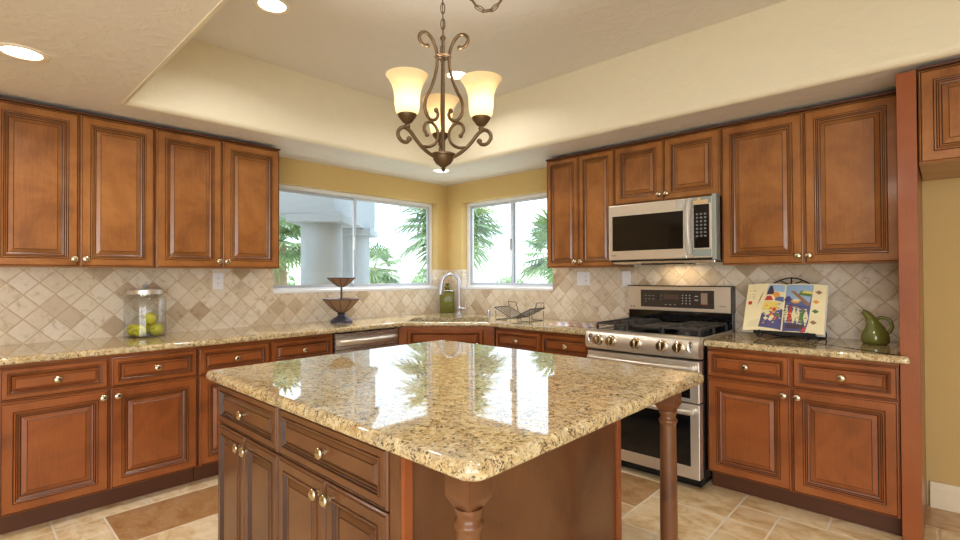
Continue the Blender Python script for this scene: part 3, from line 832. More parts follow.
for p in ((3.5, -2.45, ZT),):
    l = light('recessed_or_fill_lamp', 'AREA', (p[0], p[1], p[2] - .008), 13, (1, .94, .885), shape='DISK', size=.13); l.data.spread = math.radians(150)  # unseen lamp added to brighten the right side, no fixture modelled
l = light('recessed_or_fill_lamp', 'AREA', (3.6, -4.4, ZS - .008), 8, (1, .94, .885), shape='DISK', size=.13)  # another unseen lamp without fixture, added for more light

# ---------------------------------------------------------------- chandelier
HX, HY = 2.592, -2.437
VA = math.atan2(.685, .728)   # azimuth of the view's right-hand direction
ch = thing('chandelier', 'three-light bronze scroll chandelier hanging by a chain over the island', 'chandelier', (HX, HY, 0))
def zc(v): return 1.3336 + (270 - v) * .00400
bm = NB(); tube(bm, [(0, 0, zc(160)), (0, 0, zc(36))], .0075, 12); obj('stem', bm, BRONZE, ch, 50)
bm = NB(); lathe(bm, [(0, zc(171.5)), (.006, zc(170.5)), (.011, zc(168.8)), (.007, zc(167)), (.012, zc(166)), (.030, zc(163)), (.040, zc(159)), (.043, zc(156)), (.050, zc(155.3)), (.051, zc(153.8)), (.046, zc(152.8)), (.012, zc(151)), (0, zc(151))], 28); obj('hub_bowl', bm, BRONZE, ch, 50)
bm = NB(); lathe(bm, [(.024, zc(56)), (.033, zc(55.6)), (.035, zc(55)), (.033, zc(54.4)), (.024, zc(54)), (.024, zc(56))], 24)
for a in (0, 60, 120): tube(bm, [(.025 * math.cos(math.radians(a)), .025 * math.sin(math.radians(a)), zc(55)), (-.025 * math.cos(math.radians(a)), -.025 * math.sin(math.radians(a)), zc(55))], .003, 6)
obj('collar', bm, BRONZE, ch, 50)
bm = NB(); lathe(bm, [(0, zc(38)), (.009, zc(38)), (.012, zc(36)), (.009, zc(34)), (0, zc(33.5))], 16); obj('top_ball', bm, BRONZE, ch, 50)
kR = .00425
up_s = [(457.8, 48.9), (462.0, 49.0), (465.2, 46.5), (466.7, 42), (463.9, 37.6), (459, 36), (453.4, 39.5), (449.2, 47), (447.2, 55.5), (447.6, 66), (450.4, 78), (455.0, 89.7), (459.8, 99), (460.6, 109), (455.6, 116.6), (449.2, 116.0), (446.3, 110.5), (448.4, 106.6)]
lo_s = [(458.6, 133.0), (461.8, 127.5), (459.6, 121.6), (454, 119.8), (448.6, 123.8), (446.3, 131.4), (449.4, 139.8), (456, 144.2), (463, 145.2)]
ma_s = [(446.2, 153.4), (451, 152.8), (456, 151), (463, 146.6), (470, 140), (476.4, 132.8), (482.6, 130.0), (487.6, 133.4), (488.6, 139), (484.6, 143.8), (479.4, 143.6), (477.4, 140.4)]
shade_prof = [(.030, 0), (.036, .003), (.044, .018), (.0475, .045), (.0485, .075), (.052, .10), (.060, .125), (.071, .146), (.080, .158), (.0815, .160), (.0795, .1605), (.069, .148), (.058, .127), (.0495, .101), (.046, .075), (.045, .045), (.0415, .019), (.034, .006), (.030, .004)]
AZ = [math.degrees(VA) - 22, math.degrees(VA) + 98, math.degrees(VA) + 218]
def scroll(az, spec):
    return smooth_path([((u - 440.5) * kR * math.cos(az), (u - 440.5) * kR * math.sin(az), zc(v) - (.016 if v > 100 else .012 * (v - 56) / 44 if v > 56 else 0)) for u, v in spec], 4)
for a in AZ:
    az = math.radians(a)
    for nm, sp, rr in (('upper_scroll', up_s, .0068), ('inner_scroll', lo_s, .0062), ('arm', ma_s, .0075)):
        bm = NB(); P = scroll(az, sp); tube(bm, P, rr, 8)
        ends = [P[0]] if nm == 'inner_scroll' else ([P[0], P[-1]] if nm == 'upper_scroll' else [P[-1]])
        for e in ends:
            bmesh.ops.create_uvsphere(bm, u_segments=10, v_segments=8, radius=rr * 1.45, matrix=Matrix.Translation(e))
        obj(nm, bm, BRONZE, ch, 60)
    r = 38.8 * kR; c = (r * math.cos(az), r * math.sin(az), 1.878)
    bm = NB(); lathe(bm, [(0, 0), (.010, 0), (.012, .008), (.008, .014), (.018, .020), (.030, .036), (.036, .044), (.037, .050), (.033, .053), (0, .053)], 24, 0, c); cup = obj('socket_cup', bm, BRONZE, ch, 50)
    bm = NB(); lathe(bm, [(q, h_ * .96) for q, h_ in shade_prof], 36, 0, (c[0], c[1], c[2] + .046)); obj('lamp_shade', bm, SHADE, ch, 60)
    bm = NB(); lathe(bm, [(0, .052), (.012, .056), (.022, .085), (.024, .10), (.016, .12), (0, .127)], 16, 0, c); obj('bulb', bm, BULB, cup, 60)
    light('chandelier_lamp', 'POINT', (HX + c[0], HY + c[1], c[2] + .110), 26, (1, .94, .87), shadow_soft_size=.026)
def chain(bm, pts, L=.040, w=.0085, r=.0022):
    # links along a polyline, alternating orientation
    P = [Vector(p) for p in pts]; d = [0]
    for a, b in zip(P, P[1:]): d.append(d[-1] + (b - a).length)
    def at(s):
        for i in range(len(P) - 1):
            if s <= d[i + 1] or i == len(P) - 2:
                t = (s - d[i]) / max(1e-9, d[i + 1] - d[i]); return P[i].lerp(P[i + 1], t), (P[i + 1] - P[i]).normalized()
    s = 0; k = 0
    while s + L * .5 < d[-1]:
        c, t = at(min(s + L / 2, d[-1]))
        a = t.orthogonal().normalized() if abs(t.z) > .97 else t.cross(Vector((0, 0, 1))).normalized()
        b = t.cross(a)
        n_ = a if k % 2 else b
        ring = [c + t * (L / 2 * 1.12) * math.sin(q) + n_ * w * math.cos(q) for q in [2 * PI * i / 14 for i in range(14)]]
        tube(bm, ring, r, 6, closed=True); s += L * .82; k += 1
bm = NB(); chain(bm, [(0, 0, zc(35)), (0, 0, ZT - .03)]); tube(bm, [(.004, .0, zc(35)), (-.004, .002, zc(0)), (.003, 0, ZT - .02)], .0022, 6); obj('chain', bm, BRONZE, ch, 60)
bm = NB(); lathe(bm, [(0, ZT), (.022, ZT), (.02, ZT - .008), (.006, ZT - .012), (0, ZT - .012)], 20); tube(bm, [(0, 0, ZT - .01), (.012, 0, ZT - .02), (.012, 0, ZT - .034), (0, 0, ZT - .042), (-.01, 0, ZT - .034)], .003, 8); obj('ceiling_hook', bm, BRONZE, ch, 50)
sw = []
e = Vector((2.871 - HX, -2.188 - HY, 0))
e = Vector((.262, .240, 0))
zlow = 2.379
for k in range(25):
    t = k / 24; q = 2 * t - 1; sw.append((e.x * t, e.y * t, zlow + (ZT - .03 - zlow) * abs(q) ** 2))
bm = NB(); chain(bm, sw); tube(bm, sw, .0022, 6); obj('swag_chain', bm, BRONZE, ch, 60)
bm = NB(); lathe(bm, [(0, ZT), (.062, ZT), (.06, ZT - .012), (.04, ZT - .026), (.01, ZT - .032), (0, ZT - .032)], 28, 0, (e.x, e.y, 0)); obj('canopy', bm, BRONZE, ch, 50)

# ---------------------------------------------------------------- things on the worktops
# glass jar and apples
jx, jy = .150, -2.902; JR = .120
jr = thing('glass_jar', 'large clear glass jar with a steel lid and green apples on the left worktop', 'jar', (jx, jy, ZC))
bm = NB(); lathe(bm, [(0, 0), (JR - .006, 0), (JR, .006), (JR, .252), (JR - .008, .268), (JR - .022, .274), (JR - .022, .29), (JR - .026, .29), (JR - .026, .272), (JR - .012, .264), (JR - .004, .25), (JR - .004, .012), (JR - .012, .008), (0, .008)], 48); obj('jar_body', bm, JAR, jr, 50)
bm = NB(); lathe(bm, [(0, .284), (JR - .02, .284), (JR - .018, .286), (JR - .018, .312), (JR - .024, .318), (0, .320)], 48); ld = obj('lid', bm, STEEL, jr, 40)
bm = NB(); lathe(bm, [(0, .318), (.010, .319), (.007, .326), (.014, .334), (.016, .340), (.010, .346), (0, .347)], 20); obj('lid_knob', bm, GREY, ld, 50)
def apple_mat():
    n = NT('green_apple_skin'); a = n.noise(n.coord('Object'), 18, 3)
    n.link(n.ramp(a, [(.3, s2l((158, 158, 22))), (.6, s2l((190, 186, 48))), (.8, s2l((206, 200, 76)))]), n.b.inputs['Base Color']); n.set(Roughness=.25); return n.m
APPLE = apple_mat(); STALK = plain('apple_stalk', (80, 60, 30), .7)
def apple(label, p, rot, s=1.0):
    r = thing('apple', label, 'apple', p, 0, 'green apples in the glass jar'); r.rotation_euler = rot; s *= 1.06; r.scale = (s, s, s)
    pr = []
    for k in range(17):
        t = PI * k / 16; rad = .038 * math.sin(t) ** .9 * (1 + .06 * math.cos(t)); h = -.034 * math.cos(t)
        h -= .012 * math.exp(-(rad / .012) ** 2) * (1 if t > PI / 2 else -1)
        pr.append((max(0, rad) if 0 < k < 16 else 0, h))
    bm = NB(); lathe(bm, pr, 24); obj('flesh', bm, APPLE, r, 80)
    bm = NB(); tube(bm, [(0, 0, .018), (.002, 0, .03), (.005, 0, .040)], [.0015, .0015, .002], 6); obj('stalk', bm, STALK, r)
vr = Vector((.728, .685, 0)); vf = Vector((-.685, .728, 0))
def jp(a, b, z): q = Vector((jx, jy, ZC)) + vr * a + vf * b; return (q.x, q.y, ZC + z)
apple('green apple lying furthest left at the bottom of the jar', jp(-.074, -.012, .0455), (1.2, .3, .2))
apple('green apple at the front middle of the jar with its dark blossom end showing', jp(.010, -.066, .0455), (-1.35, .25, .6))
apple('green apple behind the front ones, only its top showing in the jar', jp(-.014, .066, .050), (.4, .5, 0))
apple('green apple at the bottom of the jar against its right wall', jp(.074, .004, .0455), (1.0, 1.0, 0))
apple('green apple resting on top of the other apples in the jar', jp(.046, -.018, .121), (-1.1, .9, .4), 1.02)

# two-tier basket stand
bx, by = .235, -1.475
bs = thing('tiered_basket', 'dark two-tier woven basket stand on the worktop under the wide window', 'basket', (bx, by, ZC))
def rattan():
    n = NT('woven_rattan'); co = n.coord('Object')
    w = n.node('ShaderNodeTexWave'); w.inputs['Scale'].default_value = 60; w.inputs['Distortion'].default_value = 4; w.bands_direction = 'Z'; n.link(co, w.inputs['Vector'])
    n.link(n.ramp(w.outputs[1], [(.2, s2l((120, 90, 66))), (.7, s2l((176, 138, 104)))]), n.b.inputs['Base Color']); n.set(Roughness=.6); n.bump(w.outputs[1], .5, .004); return n.m
RAT = rattan(); DARKM = plain('dark_pewter', (72, 70, 84), .4, .5)
bm = NB(); lathe(bm, [(0, 0), (.093, 0), (.094, .012), (.085, .022), (.055, .042), (.034, .054), (.030, .066), (.036, .072), (.03, .082), (.012, .088), (0, .088)], 36); obj('foot', bm, DARKM, bs, 40)
bm = NB(); tube(bm, [(0, 0, .08), (0, 0, .375)], .008, 12); obj('pole', bm, DARKM, bs, 50)
def bowl(z0, z1, r0, r1, nm):
    bm = NB(); K = 8; pr = [(r0 + (r1 - r0) * (t / K) ** .85, z0 + (z1 - z0) * (t / K) ** 1.12) for t in range(K + 1)]
    lathe(bm, [(0, z0)] + pr + [(a - .004, b + .003) for a, b in pr[::-1]] + [(0, z0 + .004)], 36); b = obj(nm, bm, RAT, bs, 60)
    bm = NB(); tube(bm, [(r1 * math.cos(t), r1 * math.sin(t), z1) for t in [2 * PI * i / 36 for i in range(36)]], .0045, 8, closed=True); obj('rim', bm, DARKM, b, 60)
    for k in range(10):
        a = 2 * PI * k / 10; bm = NB(); tube(bm, [((q + .002) * math.cos(a), (q + .002) * math.sin(a), h) for q, h in pr], .003, 6); obj('rib', bm, DARKM, b, 60)
bowl(.085, .20, .028, .155, 'lower_bowl'); bowl(.305, .382, .016, .118, 'upper_bowl')

# wire dish rack
dr = thing('dish_rack', 'dark wire dish rack with two spread wings on the worktop right of the sink', 'rack', (1.292, -.335, ZC), 0)
def wing(s):
    bm = NB(); L_, d0 = .25, .10
    inn, out = (s * .03, .028), (s * .272, .095)
    inn, out = (s * .012, .024), (s * .205, .112)
    for k in range(6):
        y = -d0 + 2 * d0 * k / 5; tube(bm, [(inn[0], y, inn[1]), (out[0], y, out[1])], .0042 if k in (0, 5) else .0034, 6)
    for t in (0, 1): tube(bm, [(inn[0] + (out[0] - inn[0]) * t, -d0, inn[1] + (out[1] - inn[1]) * t), (inn[0] + (out[0] - inn[0]) * t, d0, inn[1] + (out[1] - inn[1]) * t)], .004, 6)
    obj('wing', bm, WIRE, dr)
    bm = NB()
    for y in (-d0, d0): tube(bm, [(s * .19, y, .082), (s * .19, y, .004), (s * .06, y, .004), (s * .06, y, .036)], .0032, 6)
    tube(bm, [(s * .19, -d0, .004), (s * .19, d0, .004)], .0032, 6)
    obj('leg_frame', bm, WIRE, dr)
    bm = NB(); xh = s * .175; tube(bm, [(xh - s * .085, d0, .068), (xh - s * .055, d0, .152), (xh + s * .03, d0 * .9, .156), (xh + s * .02, d0, .102)], .004, 6); obj('handle', bm, WIRE, dr)
wing(-1); wing(1)

# flat striped mat
def stripes():
    n = NT('striped_cloth'); sx = n.node('ShaderNodeSeparateXYZ'); n.link(n.coord('Object'), sx.inputs[0])
    f = n.math('FRACT', n.math('ADD', n.math('MULTIPLY', n.math('ADD', sx.outputs[0], n.math('MULTIPLY', sx.outputs[1], .7)), 4.2), .1))
    n.link(n.ramp(f, [(0, s2l((196, 184, 170))), (.25, s2l((150, 86, 72))), (.42, s2l((206, 200, 202))), (.6, s2l((120, 124, 168))), (.72, s2l((206, 204, 210))), (.88, s2l((146, 70, 58)))]), n.b.inputs['Base Color']); n.set(Roughness=.2); return n.m
bm = NB(); box(bm, -.20, .20, -.125, .125, 0, .004, 0, .0015)
o = obj('place_mat', bm, stripes(), None); o.location = (1.90, -.375, ZC); tag(o, 'flat mat with red, blue and white streaks lying on the worktop left of the range', 'mat')

# cookbook stand and cookbook
TH = math.radians(27)
st = thing('cookbook_stand', 'black wrought iron easel stand holding the open cookbook', 'stand', (3.335, -.285, ZC))
bdir = Vector((0, math.sin(TH), math.cos(TH)))  # up along the leaning back
bm = NB()
def bk(x, t, off=0.0): q = bdir * t + Vector((0, .030, .03)) + Vector((0, math.cos(TH), -math.sin(TH))) * off; return (x, q.y, q.z)
tube(bm, smooth_path([bk(-.13, 0), bk(-.13, .28), bk(-.09, .35), bk(0, .385), bk(.09, .35), bk(.13, .28), bk(.13, 0)], 5), .0045, 8)
tube(bm, [bk(0, 0), bk(0, .385)], .004, 8); tube(bm, smooth_path([bk(-.06, .362), bk(-.02, .34), bk(0, .31), bk(.02, .34), bk(.06, .362)], 5), .0035, 6)
obj('back_frame', bm, BLACKIRON, st, 60)
bm = NB(); box(bm, -.165, .165, -.035, .034, .026, .034, 0, .002); box(bm, -.165, .165, -.040, -.034, .026, .048, 0, .001); obj('ledge', bm, BLACKIRON, st)
for s in (-1, 1):
    bm = NB(); c = (s * .125, -.052, .0275); sp = []
    for k in range(22):
        a = PI / 2 - k * .42; rr = .021 * (1 - k / 30); sp.append((c[0] + s * rr * math.cos(a) , c[1], c[2] + rr * math.sin(a)))
    tube(bm, sp, .0045, 8); tube(bm, [(s * .115, .03, .026), (s * .125, -.052, .048)], .0045, 8); obj('scroll_foot', bm, BLACKIRON, st, 60)
bm = NB(); tube(bm, smooth_path([(.13, .02, .03), (.16, .10, .006), (.185, .165, .005), (.178, .17, .06), (.13, .125, .22)], 5), .004, 8); tube(bm, smooth_path([(-.13, .02, .03), (-.06, .10, .006), (.06, .15, .005), (.185, .165, .005)], 5), .004, 8); obj('rear_prop', bm, BLACKIRON, st, 60)

def pc(name, c, r=.45): return plain(name, c, r)
CREAM = pc('page_cream', (240, 226, 182)); PAGEW = pc('page_edges', (236, 228, 208)); BLUE = pc('print_blue', (88, 98, 146)); SKYB = pc('print_pale_blue', (150, 178, 206)); RED = pc('print_red', (196, 52, 40))
PGREEN = pc('print_green', (86, 124, 60)); CRM2 = pc('print_cream_food', (226, 216, 176)); BRN = pc('print_brown', (150, 108, 74)); DRK = pc('print_dark', (66, 48, 62)); ORG = pc('print_orange', (222, 150, 60)); YEL = pc('print_yellow', (232, 206, 96)); PUR = pc('print_purple', (78, 78, 126)); PRGREY = pc('print_grey', (176, 150, 120))
BM_ = [CREAM, BLUE, SKYB, RED, PGREEN, CRM2, BRN, DRK, ORG, YEL, PUR, PRGREY]
bk_o = thing('cookbook', 'open cookbook with food photographs propped on the black iron stand', 'book', (3.318, -.285, ZC + .035), 0)
bk_o.rotation_euler = (-TH, 0, 0)
BW, BH = .218, .325
def pagez(x):   # page surface bulge (towards the reader, -y)
    t = abs(x) / BW; return -(.012 + .020 * math.sin(min(1, t * 1.15) * PI) ** .7 * (1 - .35 * t))
for s, nm in ((-1, 'left_page'), (1, 'right_page')):
    bm = NB(); K = 12
    rows = []
    for k in range(K + 1):
        x = s * BW * k / K; rows.append([bm.verts.new((x, pagez(x), 0)), bm.verts.new((x, pagez(x), BH)), bm.verts.new((x, .004, BH)), bm.verts.new((x, .004, 0))])
    for A, B in zip(rows, rows[1:]):
        for i in range(4):
            f = bm.faces.new((A[i], A[(i + 1) % 4], B[(i + 1) % 4], B[i])); f.material_index = 0 if i == 0 else 1
    bm.faces.new(rows[0]); f = bm.faces.new(rows[-1][::-1]); f.material_index = 1
    pg = obj(nm, bm, [CREAM, PAGEW], bk_o)
    bm = NB()
    def patch(poly, mi, lift=.0006):
        poly = [(p[0], p[1] * 1.15) for p in poly]
        # drape a polygon on the page: cut in x strips
        xs = [p[0] for p in poly]; a, b = min(xs), max(xs); n_ = max(1, int((b - a) / .012))
        def cross(x):
            zs = []
            for p, q in zip(poly, poly[1:] + poly[:1]):
                if (p[0] - x) * (q[0] - x) <= 0 and p[0] != q[0]:
                    zs.append(p[1] + (q[1] - p[1]) * (x - p[0]) / (q[0] - p[0]))
            return (min(zs), max(zs)) if zs else None
        prev = None
        for k in range(n_ + 1):
            x = a + (b - a) * min(max(k / n_, .002), .998); c = cross(x)
            if c is None: prev = None; continue
            y = pagez(s * x) - lift
            cur = [bm.verts.new((s * x, y, c[0])), bm.verts.new((s * x, y, c[1]))]
            if prev: f = bm.faces.new((prev[0], cur[0], cur[1], prev[1])); f.material_index = mi
            prev = cur
    def ell(cx, cz, a, b, n_=14): return [(cx + a * math.cos(2 * PI * k / n_), cz + b * math.sin(2 * PI * k / n_)) for k in range(n_)]
    rr_ = random.Random(5 if s < 0 else 9)
    if s < 0:   # x measured from the spine outwards
        patch([(.004, .02), (.125, .03), (.10, .275), (.004, .275)], 5, .0005)
        patch([(.004, .235), (.10, .235), (.098, .276), (.004, .276)], 2); patch([(.055, .215), (.10, .215), (.099, .262), (.06, .27)], 7, .0009)
        patch([(.004, .19), (.108, .185), (.103, .225), (.004, .228)], 5, .0008); patch([(.06, .18), (.108, .178), (.106, .205), (.062, .206)], 3, .001)
        patch(ell(.045, .215, .022, .018), 8, .0012); patch([(.004, .175), (.05, .18), (.05, .205), (.004, .205)], 1, .0011)
        patch([(.03, .125), (.118, .12), (.112, .172), (.03, .172)], 9, .0009)
        patch([(.004, .01), (.128, .02), (.12, .10), (.004, .13)], 10, .0009)
        for k in range(46): patch(ell(.01 + rr_.random() * .098, .03 + rr_.random() * .135, .004 + rr_.random() * .006, .004 + rr_.random() * .006, 7), rr_.choice([3, 5, 5, 4, 8, 11, 7, 2]), .0011 + .00003 * k)
        for k in range(16): patch(ell(.02 + rr_.random() * .075, .045 + rr_.random() * .085, .014, .012, 8), rr_.choice([3, 3, 5, 5, 4, 8]), .0012 + .0001 * k)
        patch([(.115, .30 - .06), (.122, .24), (.150, .145), (.143, .143)], 6, .0012); patch(ell(.148, .138, .010, .010), 6, .0014)
        for k in range(3): patch([(.165, .215 - k * .012), (.205, .215 - k * .012), (.205, .2175 - k * .012), (.165, .2175 - k * .012)], 11)
        patch([(.165, .238), (.205, .238), (.205, .241), (.165, .241)], 3); patch([(.182, .155), (.204, .155), (.204, .175), (.182, .175)], 3)
        patch([(.13, .02), (.20, .018), (.195, .05), (.13, .07)], 5, .0007)
    else:
        patch([(.004, .015), (.135, .005), (.150, .276), (.004, .276)], 1, .0005)
        patch([(.004, .20), (.146, .17), (.149, .277), (.004, .277)], 2, .0008); patch([(.075, .215), (.148, .205), (.149, .235), (.085, .24)], 4, .001); patch([(.09, .228), (.149, .222), (.149, .236), (.095, .24)], 9, .0012)
        patch([(.03, .238), (.05, .24), (.140, .165), (.135, .145)], 6, .0012); patch(ell(.02, .19, .022, .02), 10, .0012); patch(ell(.065, .178, .028, .014), 8, .0013); patch(ell(.065, .183, .024, .009), 5, .0014)
        patch([(.004, .005), (.135, .003), (.138, .15), (.004, .165)], 10, .0007)
        for k in range(6):
            cx = .018 + k * .021; patch(ell(cx, .105 - k * .004, .013, .052, 12), [5, 3, 5, 5, 4, 5][k], .0012 + .0001 * k)
        for k in range(60):
            st_ = rr_.randrange(5); patch(ell(.016 + st_ * .026 + rr_.uniform(-.010, .010), .055 + rr_.random() * .10 - st_ * .004, .006 + rr_.random() * .005, .005 + rr_.random() * .005, 7), [[5, 5, 4], [3, 3, 8], [5, 5, 11], [5, 4, 5], [4, 4, 5]][st_][rr_.randrange(3)], .0019 + .00003 * k)
        for k in range(10): patch(ell(.015 + rr_.random() * .11, .06 + rr_.random() * .085, .007, .006, 7), rr_.choice([4, 4, 3, 5]), .004 + .00005 * k)
        patch([(.02, .02), (.12, .018), (.125, .042), (.02, .045)], 7, .0012); patch([(.10, .0), (.128, .0), (.132, .03), (.105, .03)], 3, .0016)
        for (cx, cz, m1) in ((.178, .236, 6), (.168, .180, 8), (.168, .125, 4), (.162, .062, 6)):
            patch(ell(cx, cz, .018, .013, 10), m1, .0008); patch(ell(cx + .003, cz + .002, .009, .007, 8), [5, 9, 7, 9][int(cz * 17) % 4], .0012)
        for k in range(8): patch([(.213, .03 + k * .013), (.219, .03 + k * .013), (.220, .037 + k * .013), (.214, .038 + k * .013)], 6)
    obj('printed_picture', bm, BM_, pg)
bm = NB(); box(bm, -BW - .004, BW + .004, .004, .009, -.004, BH + .004, 0, .001); obj('cover', bm, pc('book_cover_white', (226, 222, 214)), bk_o)

# cruet
cr = thing('oil_cruet', 'glossy olive green ceramic cruet with a curved handle on the right worktop', 'cruet', (3.764, -.205, ZC)); cr.scale = (.93, .93, .95)
OLIVE = plain('olive_glaze', (108, 112, 46), .12); OLIVE.node_tree.nodes['Principled BSDF'].inputs['Coat Weight'].default_value = .6
prof = [(.0, 0, .050), (.0, .004, .064), (.0, .02, .070), (.0, .045, .0705), (0, .07, .064), (-.003, .095, .050), (-.010, .118, .037), (-.018, .14, .029), (-.028, .160, .024), (-.041, .178, .019), (-.056, .190, .014), (-.062, .193, .011)]
bm = NB(); rings = []
for i, (x, z, r_) in enumerate(prof):
    tilt = 0 if i < 5 else min(1.1, (i - 4) * .17)
    rings.append([bm.verts.new((x + r_ * math.cos(t) * math.cos(tilt), r_ * math.sin(t), z + r_ * math.cos(t) * math.sin(tilt))) for t in [2 * PI * k / 28 for k in range(28)]])
for A, B in zip(rings, rings[1:]):
    for k in range(28): bm.faces.new((A[k], A[(k + 1) % 28], B[(k + 1) % 28], B[k]))
bm.faces.new(rings[0][::-1]); bm.faces.new(rings[-1]); obj('body', bm, OLIVE, cr, 70)
bm = NB(); tube(bm, smooth_path([(.008, 0, .150), (.035, 0, .158), (.066, 0, .146), (.080, 0, .115), (.072, 0, .082), (.056, 0, .064)], 6), [.010] * 31, 12); obj('handle', bm, OLIVE, cr, 70)
bm = NB(); tube(bm, [(-.058, 0, .1925), (-.074, 0, .198), (-.098, 0, .208)], [.007, .004, .003], 10); obj('pourer', bm, CHROME, cr, 60)

# ---------------------------------------------------------------- outside
bm = NB()
GN = 40
gv = {}
def gh(x, y):
    d = max(0, math.hypot(x - 1, y + 1) - 9)
    return -.35 + .085 * d + .5 * math.sin(x * .13) * math.sin(y * .11) * min(1, d / 10) if d > 0 else -.35
for i in range(GN + 1):
    for j in range(GN + 1):
        x = -75 + 110 * i / GN; y = -30 + 110 * j / GN; gv[i, j] = bm.verts.new((x, y, gh(x, y)))
for i in range(GN):
    for j in range(GN): bm.faces.new((gv[i, j], gv[i + 1, j], gv[i + 1, j + 1], gv[i, j + 1]))
n = NT('sunlit_hillside'); g = n.node('ShaderNodeNewGeometry').outputs['Position']; a = n.noise(g, .5, 5, .6)
n.link(n.ramp(a, [(.4, s2l((214, 218, 200))), (.6, s2l((238, 236, 226)))]), n.b.inputs['Base Color']); n.set(Roughness=.9)
gnd = obj('ground', bm, n.m, None, 180); struct(gnd)
# patio columns and beam
def column(label, x, y):
    r = thing('patio_column', label, 'column', (x, y, -.345), 0, 'patio columns')
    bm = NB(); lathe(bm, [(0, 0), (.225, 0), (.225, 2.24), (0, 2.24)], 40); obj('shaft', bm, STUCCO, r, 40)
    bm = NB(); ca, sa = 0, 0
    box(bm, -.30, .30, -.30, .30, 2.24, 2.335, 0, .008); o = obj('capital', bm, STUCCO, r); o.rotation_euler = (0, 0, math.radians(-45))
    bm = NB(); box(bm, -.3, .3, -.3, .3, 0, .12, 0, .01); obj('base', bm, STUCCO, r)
column('nearer round white patio column with square capital outside the wide window', -1.07, -.934)
column('farther round white patio column partly behind the nearer one', -2.285, .256)
bm = NB()
d_ = Vector((-1.215, 1.19, 0)).normalized(); nn = Vector((d_.y, -d_.x, 0))
c0 = Vector((-1.07, -.934, 0))
def obox(bm, a, b, h0, h1, z0, z1):
    P = [c0 + d_ * s + nn * t for s, t in ((a, h0), (b, h0), (b, h1), (a, h1))]
    prism(bm, [(p.x, p.y) for p in P], z0, z1)
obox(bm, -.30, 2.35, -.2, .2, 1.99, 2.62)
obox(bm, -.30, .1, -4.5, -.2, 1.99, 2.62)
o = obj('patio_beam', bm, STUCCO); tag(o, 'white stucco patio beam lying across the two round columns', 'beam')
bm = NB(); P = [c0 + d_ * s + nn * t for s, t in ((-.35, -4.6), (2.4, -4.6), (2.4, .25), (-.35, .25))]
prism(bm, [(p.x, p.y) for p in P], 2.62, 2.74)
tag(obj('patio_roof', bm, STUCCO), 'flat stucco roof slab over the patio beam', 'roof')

def leafmat(name, c1, c2):
    n = NT(name); a = n.noise(n.coord('Object'), 3, 3)
    n.link(n.ramp(a, [(.35, s2l(c1)), (.65, s2l(c2))]), n.b.inputs['Base Color']); n.set(Roughness=.6)
    n.b.inputs['Transmission Weight'].default_value = 0
    return n.m
FROND = leafmat('palm_green', (100, 128, 84), (150, 172, 112)); SHRUB = leafmat('shrub_green', (110, 140, 92), (170, 190, 140)); TRUNK = plain('palm_trunk', (150, 130, 104), .9)
def palm(label, x, y, ztop, R, seed, nf=26):
    rr = random.Random(seed); zb = gh(x, y) - .02
    r = thing('palm_tree', label, 'palm', (x, y, zb), 0, 'palms outside the windows'); H = ztop - zb
    bm = NB(); tube(bm, [(0, 0, 0), (.02, 0, H * .5), (0, 0, H)], [.16, .13, .11], 10); obj('trunk', bm, TRUNK, r, 60)
    bm = NB()
    for k in range(nf):
        az = 2 * PI * k / nf * 2.4 + rr.random(); el = math.radians(rr.uniform(-50, 70)); L = R * rr.uniform(.85, 1.1)
        d = Vector((math.cos(az) * math.cos(el), math.sin(az) * math.cos(el), math.sin(el)))
        side = d.cross(Vector((0, 0, 1))).normalized(); up = side.cross(d)
        base = Vector((0, 0, H)); hub = base + d * L * .42
        tube(bm, [base, hub], .012, 5)
        for q in range(19):
            a = math.radians(-115 + 230 * q / 18); ld = d * math.cos(a) + side * math.sin(a); ll = L * .62 * (1 - .25 * abs(q - 9) / 9)
            tip = hub + ld * ll + Vector((0, 0, -ll * rr.uniform(.12, .4))); mid = hub + ld * ll * .55 + Vector((0, 0, -ll * .04))
            w = ll * .045; sd = ld.cross(up).normalized() * w
            v = [bm.verts.new(hub), bm.verts.new(mid + sd), bm.verts.new(tip), bm.verts.new(mid - sd), bm.verts.new(mid + up * w * .5)]
            bm.faces.new((v[0], v[1], v[4])); bm.faces.new((v[1], v[2], v[4])); bm.faces.new((v[2], v[3], v[4])); bm.faces.new((v[3], v[0], v[4]))
    obj('crown', bm, FROND, r)
palm('fan palm outside the room corner, its fronds seen through both windows', -2.95, 2.83, 2.30, 1.25, 1, 40)
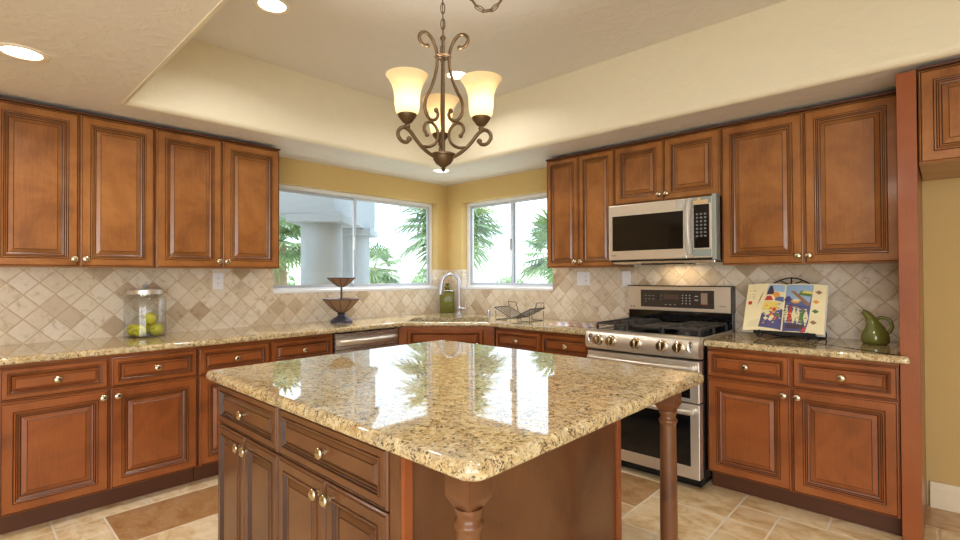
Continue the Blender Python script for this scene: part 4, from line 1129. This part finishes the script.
palm('fan palm partly hidden behind the narrow wall cabinet in the smaller window', -2.62, 6.05, 1.80, 1.3, 2, 32)
palm('small fan palm beyond the farther patio column', -7.9, 4.5, 1.55, 1.1, 3)
palm('fan palm at the left edge of the wide window behind the nearer column', -4.9, .35, 1.95, .9, 4)
def shrub(label, x, y, r_, h, seed):
    rr = random.Random(seed); zb = gh(x, y)
    r = thing('shrub', label, 'shrub', (x, y, zb), 0, 'shrubs on the hillside')
    bm = NB()
    for k in range(420):
        a = rr.random() * 2 * PI; t = math.acos(rr.uniform(-.2, 1)); q = rr.uniform(.6, 1)
        c = Vector((math.cos(a) * math.sin(t) * r_ * q, math.sin(a) * math.sin(t) * r_ * q, h * .45 + math.cos(t) * h * .55 * q))
        u = Vector((rr.uniform(-1, 1), rr.uniform(-1, 1), rr.uniform(-1, 1))).normalized(); w = u.orthogonal().normalized(); s_ = r_ * .13
        bm.faces.new([bm.verts.new(c + u * s_), bm.verts.new(c + w * s_ * .5), bm.verts.new(c - u * s_), bm.verts.new(c - w * s_ * .5)])
    obj('foliage', bm, SHRUB, r)
    bm = NB(); tube(bm, [(0, 0, -.02), (0, 0, h * .6)], .05, 6); obj('stem', bm, TRUNK, r)
def px(u, v, d):
    q = Vector((4.0634, -3.789, 1.3106)) + d * (_f + _r * ((u - 480) / 496.18) - _u * ((v - 270) / 496.18)); return q
for k, (x, y, rr_, h, lb) in enumerate([(-9.5, 1.2, 1.0, 1.5, 'rounded shrub seen between the wall cabinet and the nearer column'), (-11.5, 2.6, 1.2, 1.9, 'broad shrub on the slope left of the nearer column'), (-14.5, 12.5, 1.0, 1.6, 'rounded shrub on the slope right of the farther column'),
                                    (-10.6, 13.8, .8, 1.3, 'small shrub on the slope at the right end of the wide window'), (-8.6, 15.2, .8, 1.6, 'pale shrub on the slope in the left pane of the smaller window'), (-6.4, 16.2, .9, 2.0, 'pale shrub beside the middle bar of the smaller window'), (-3.4, 14.5, 1.0, 1.6, 'shrub low in the right pane of the smaller window')]):
    shrub(lb, x, y, rr_, h, 20 + k)
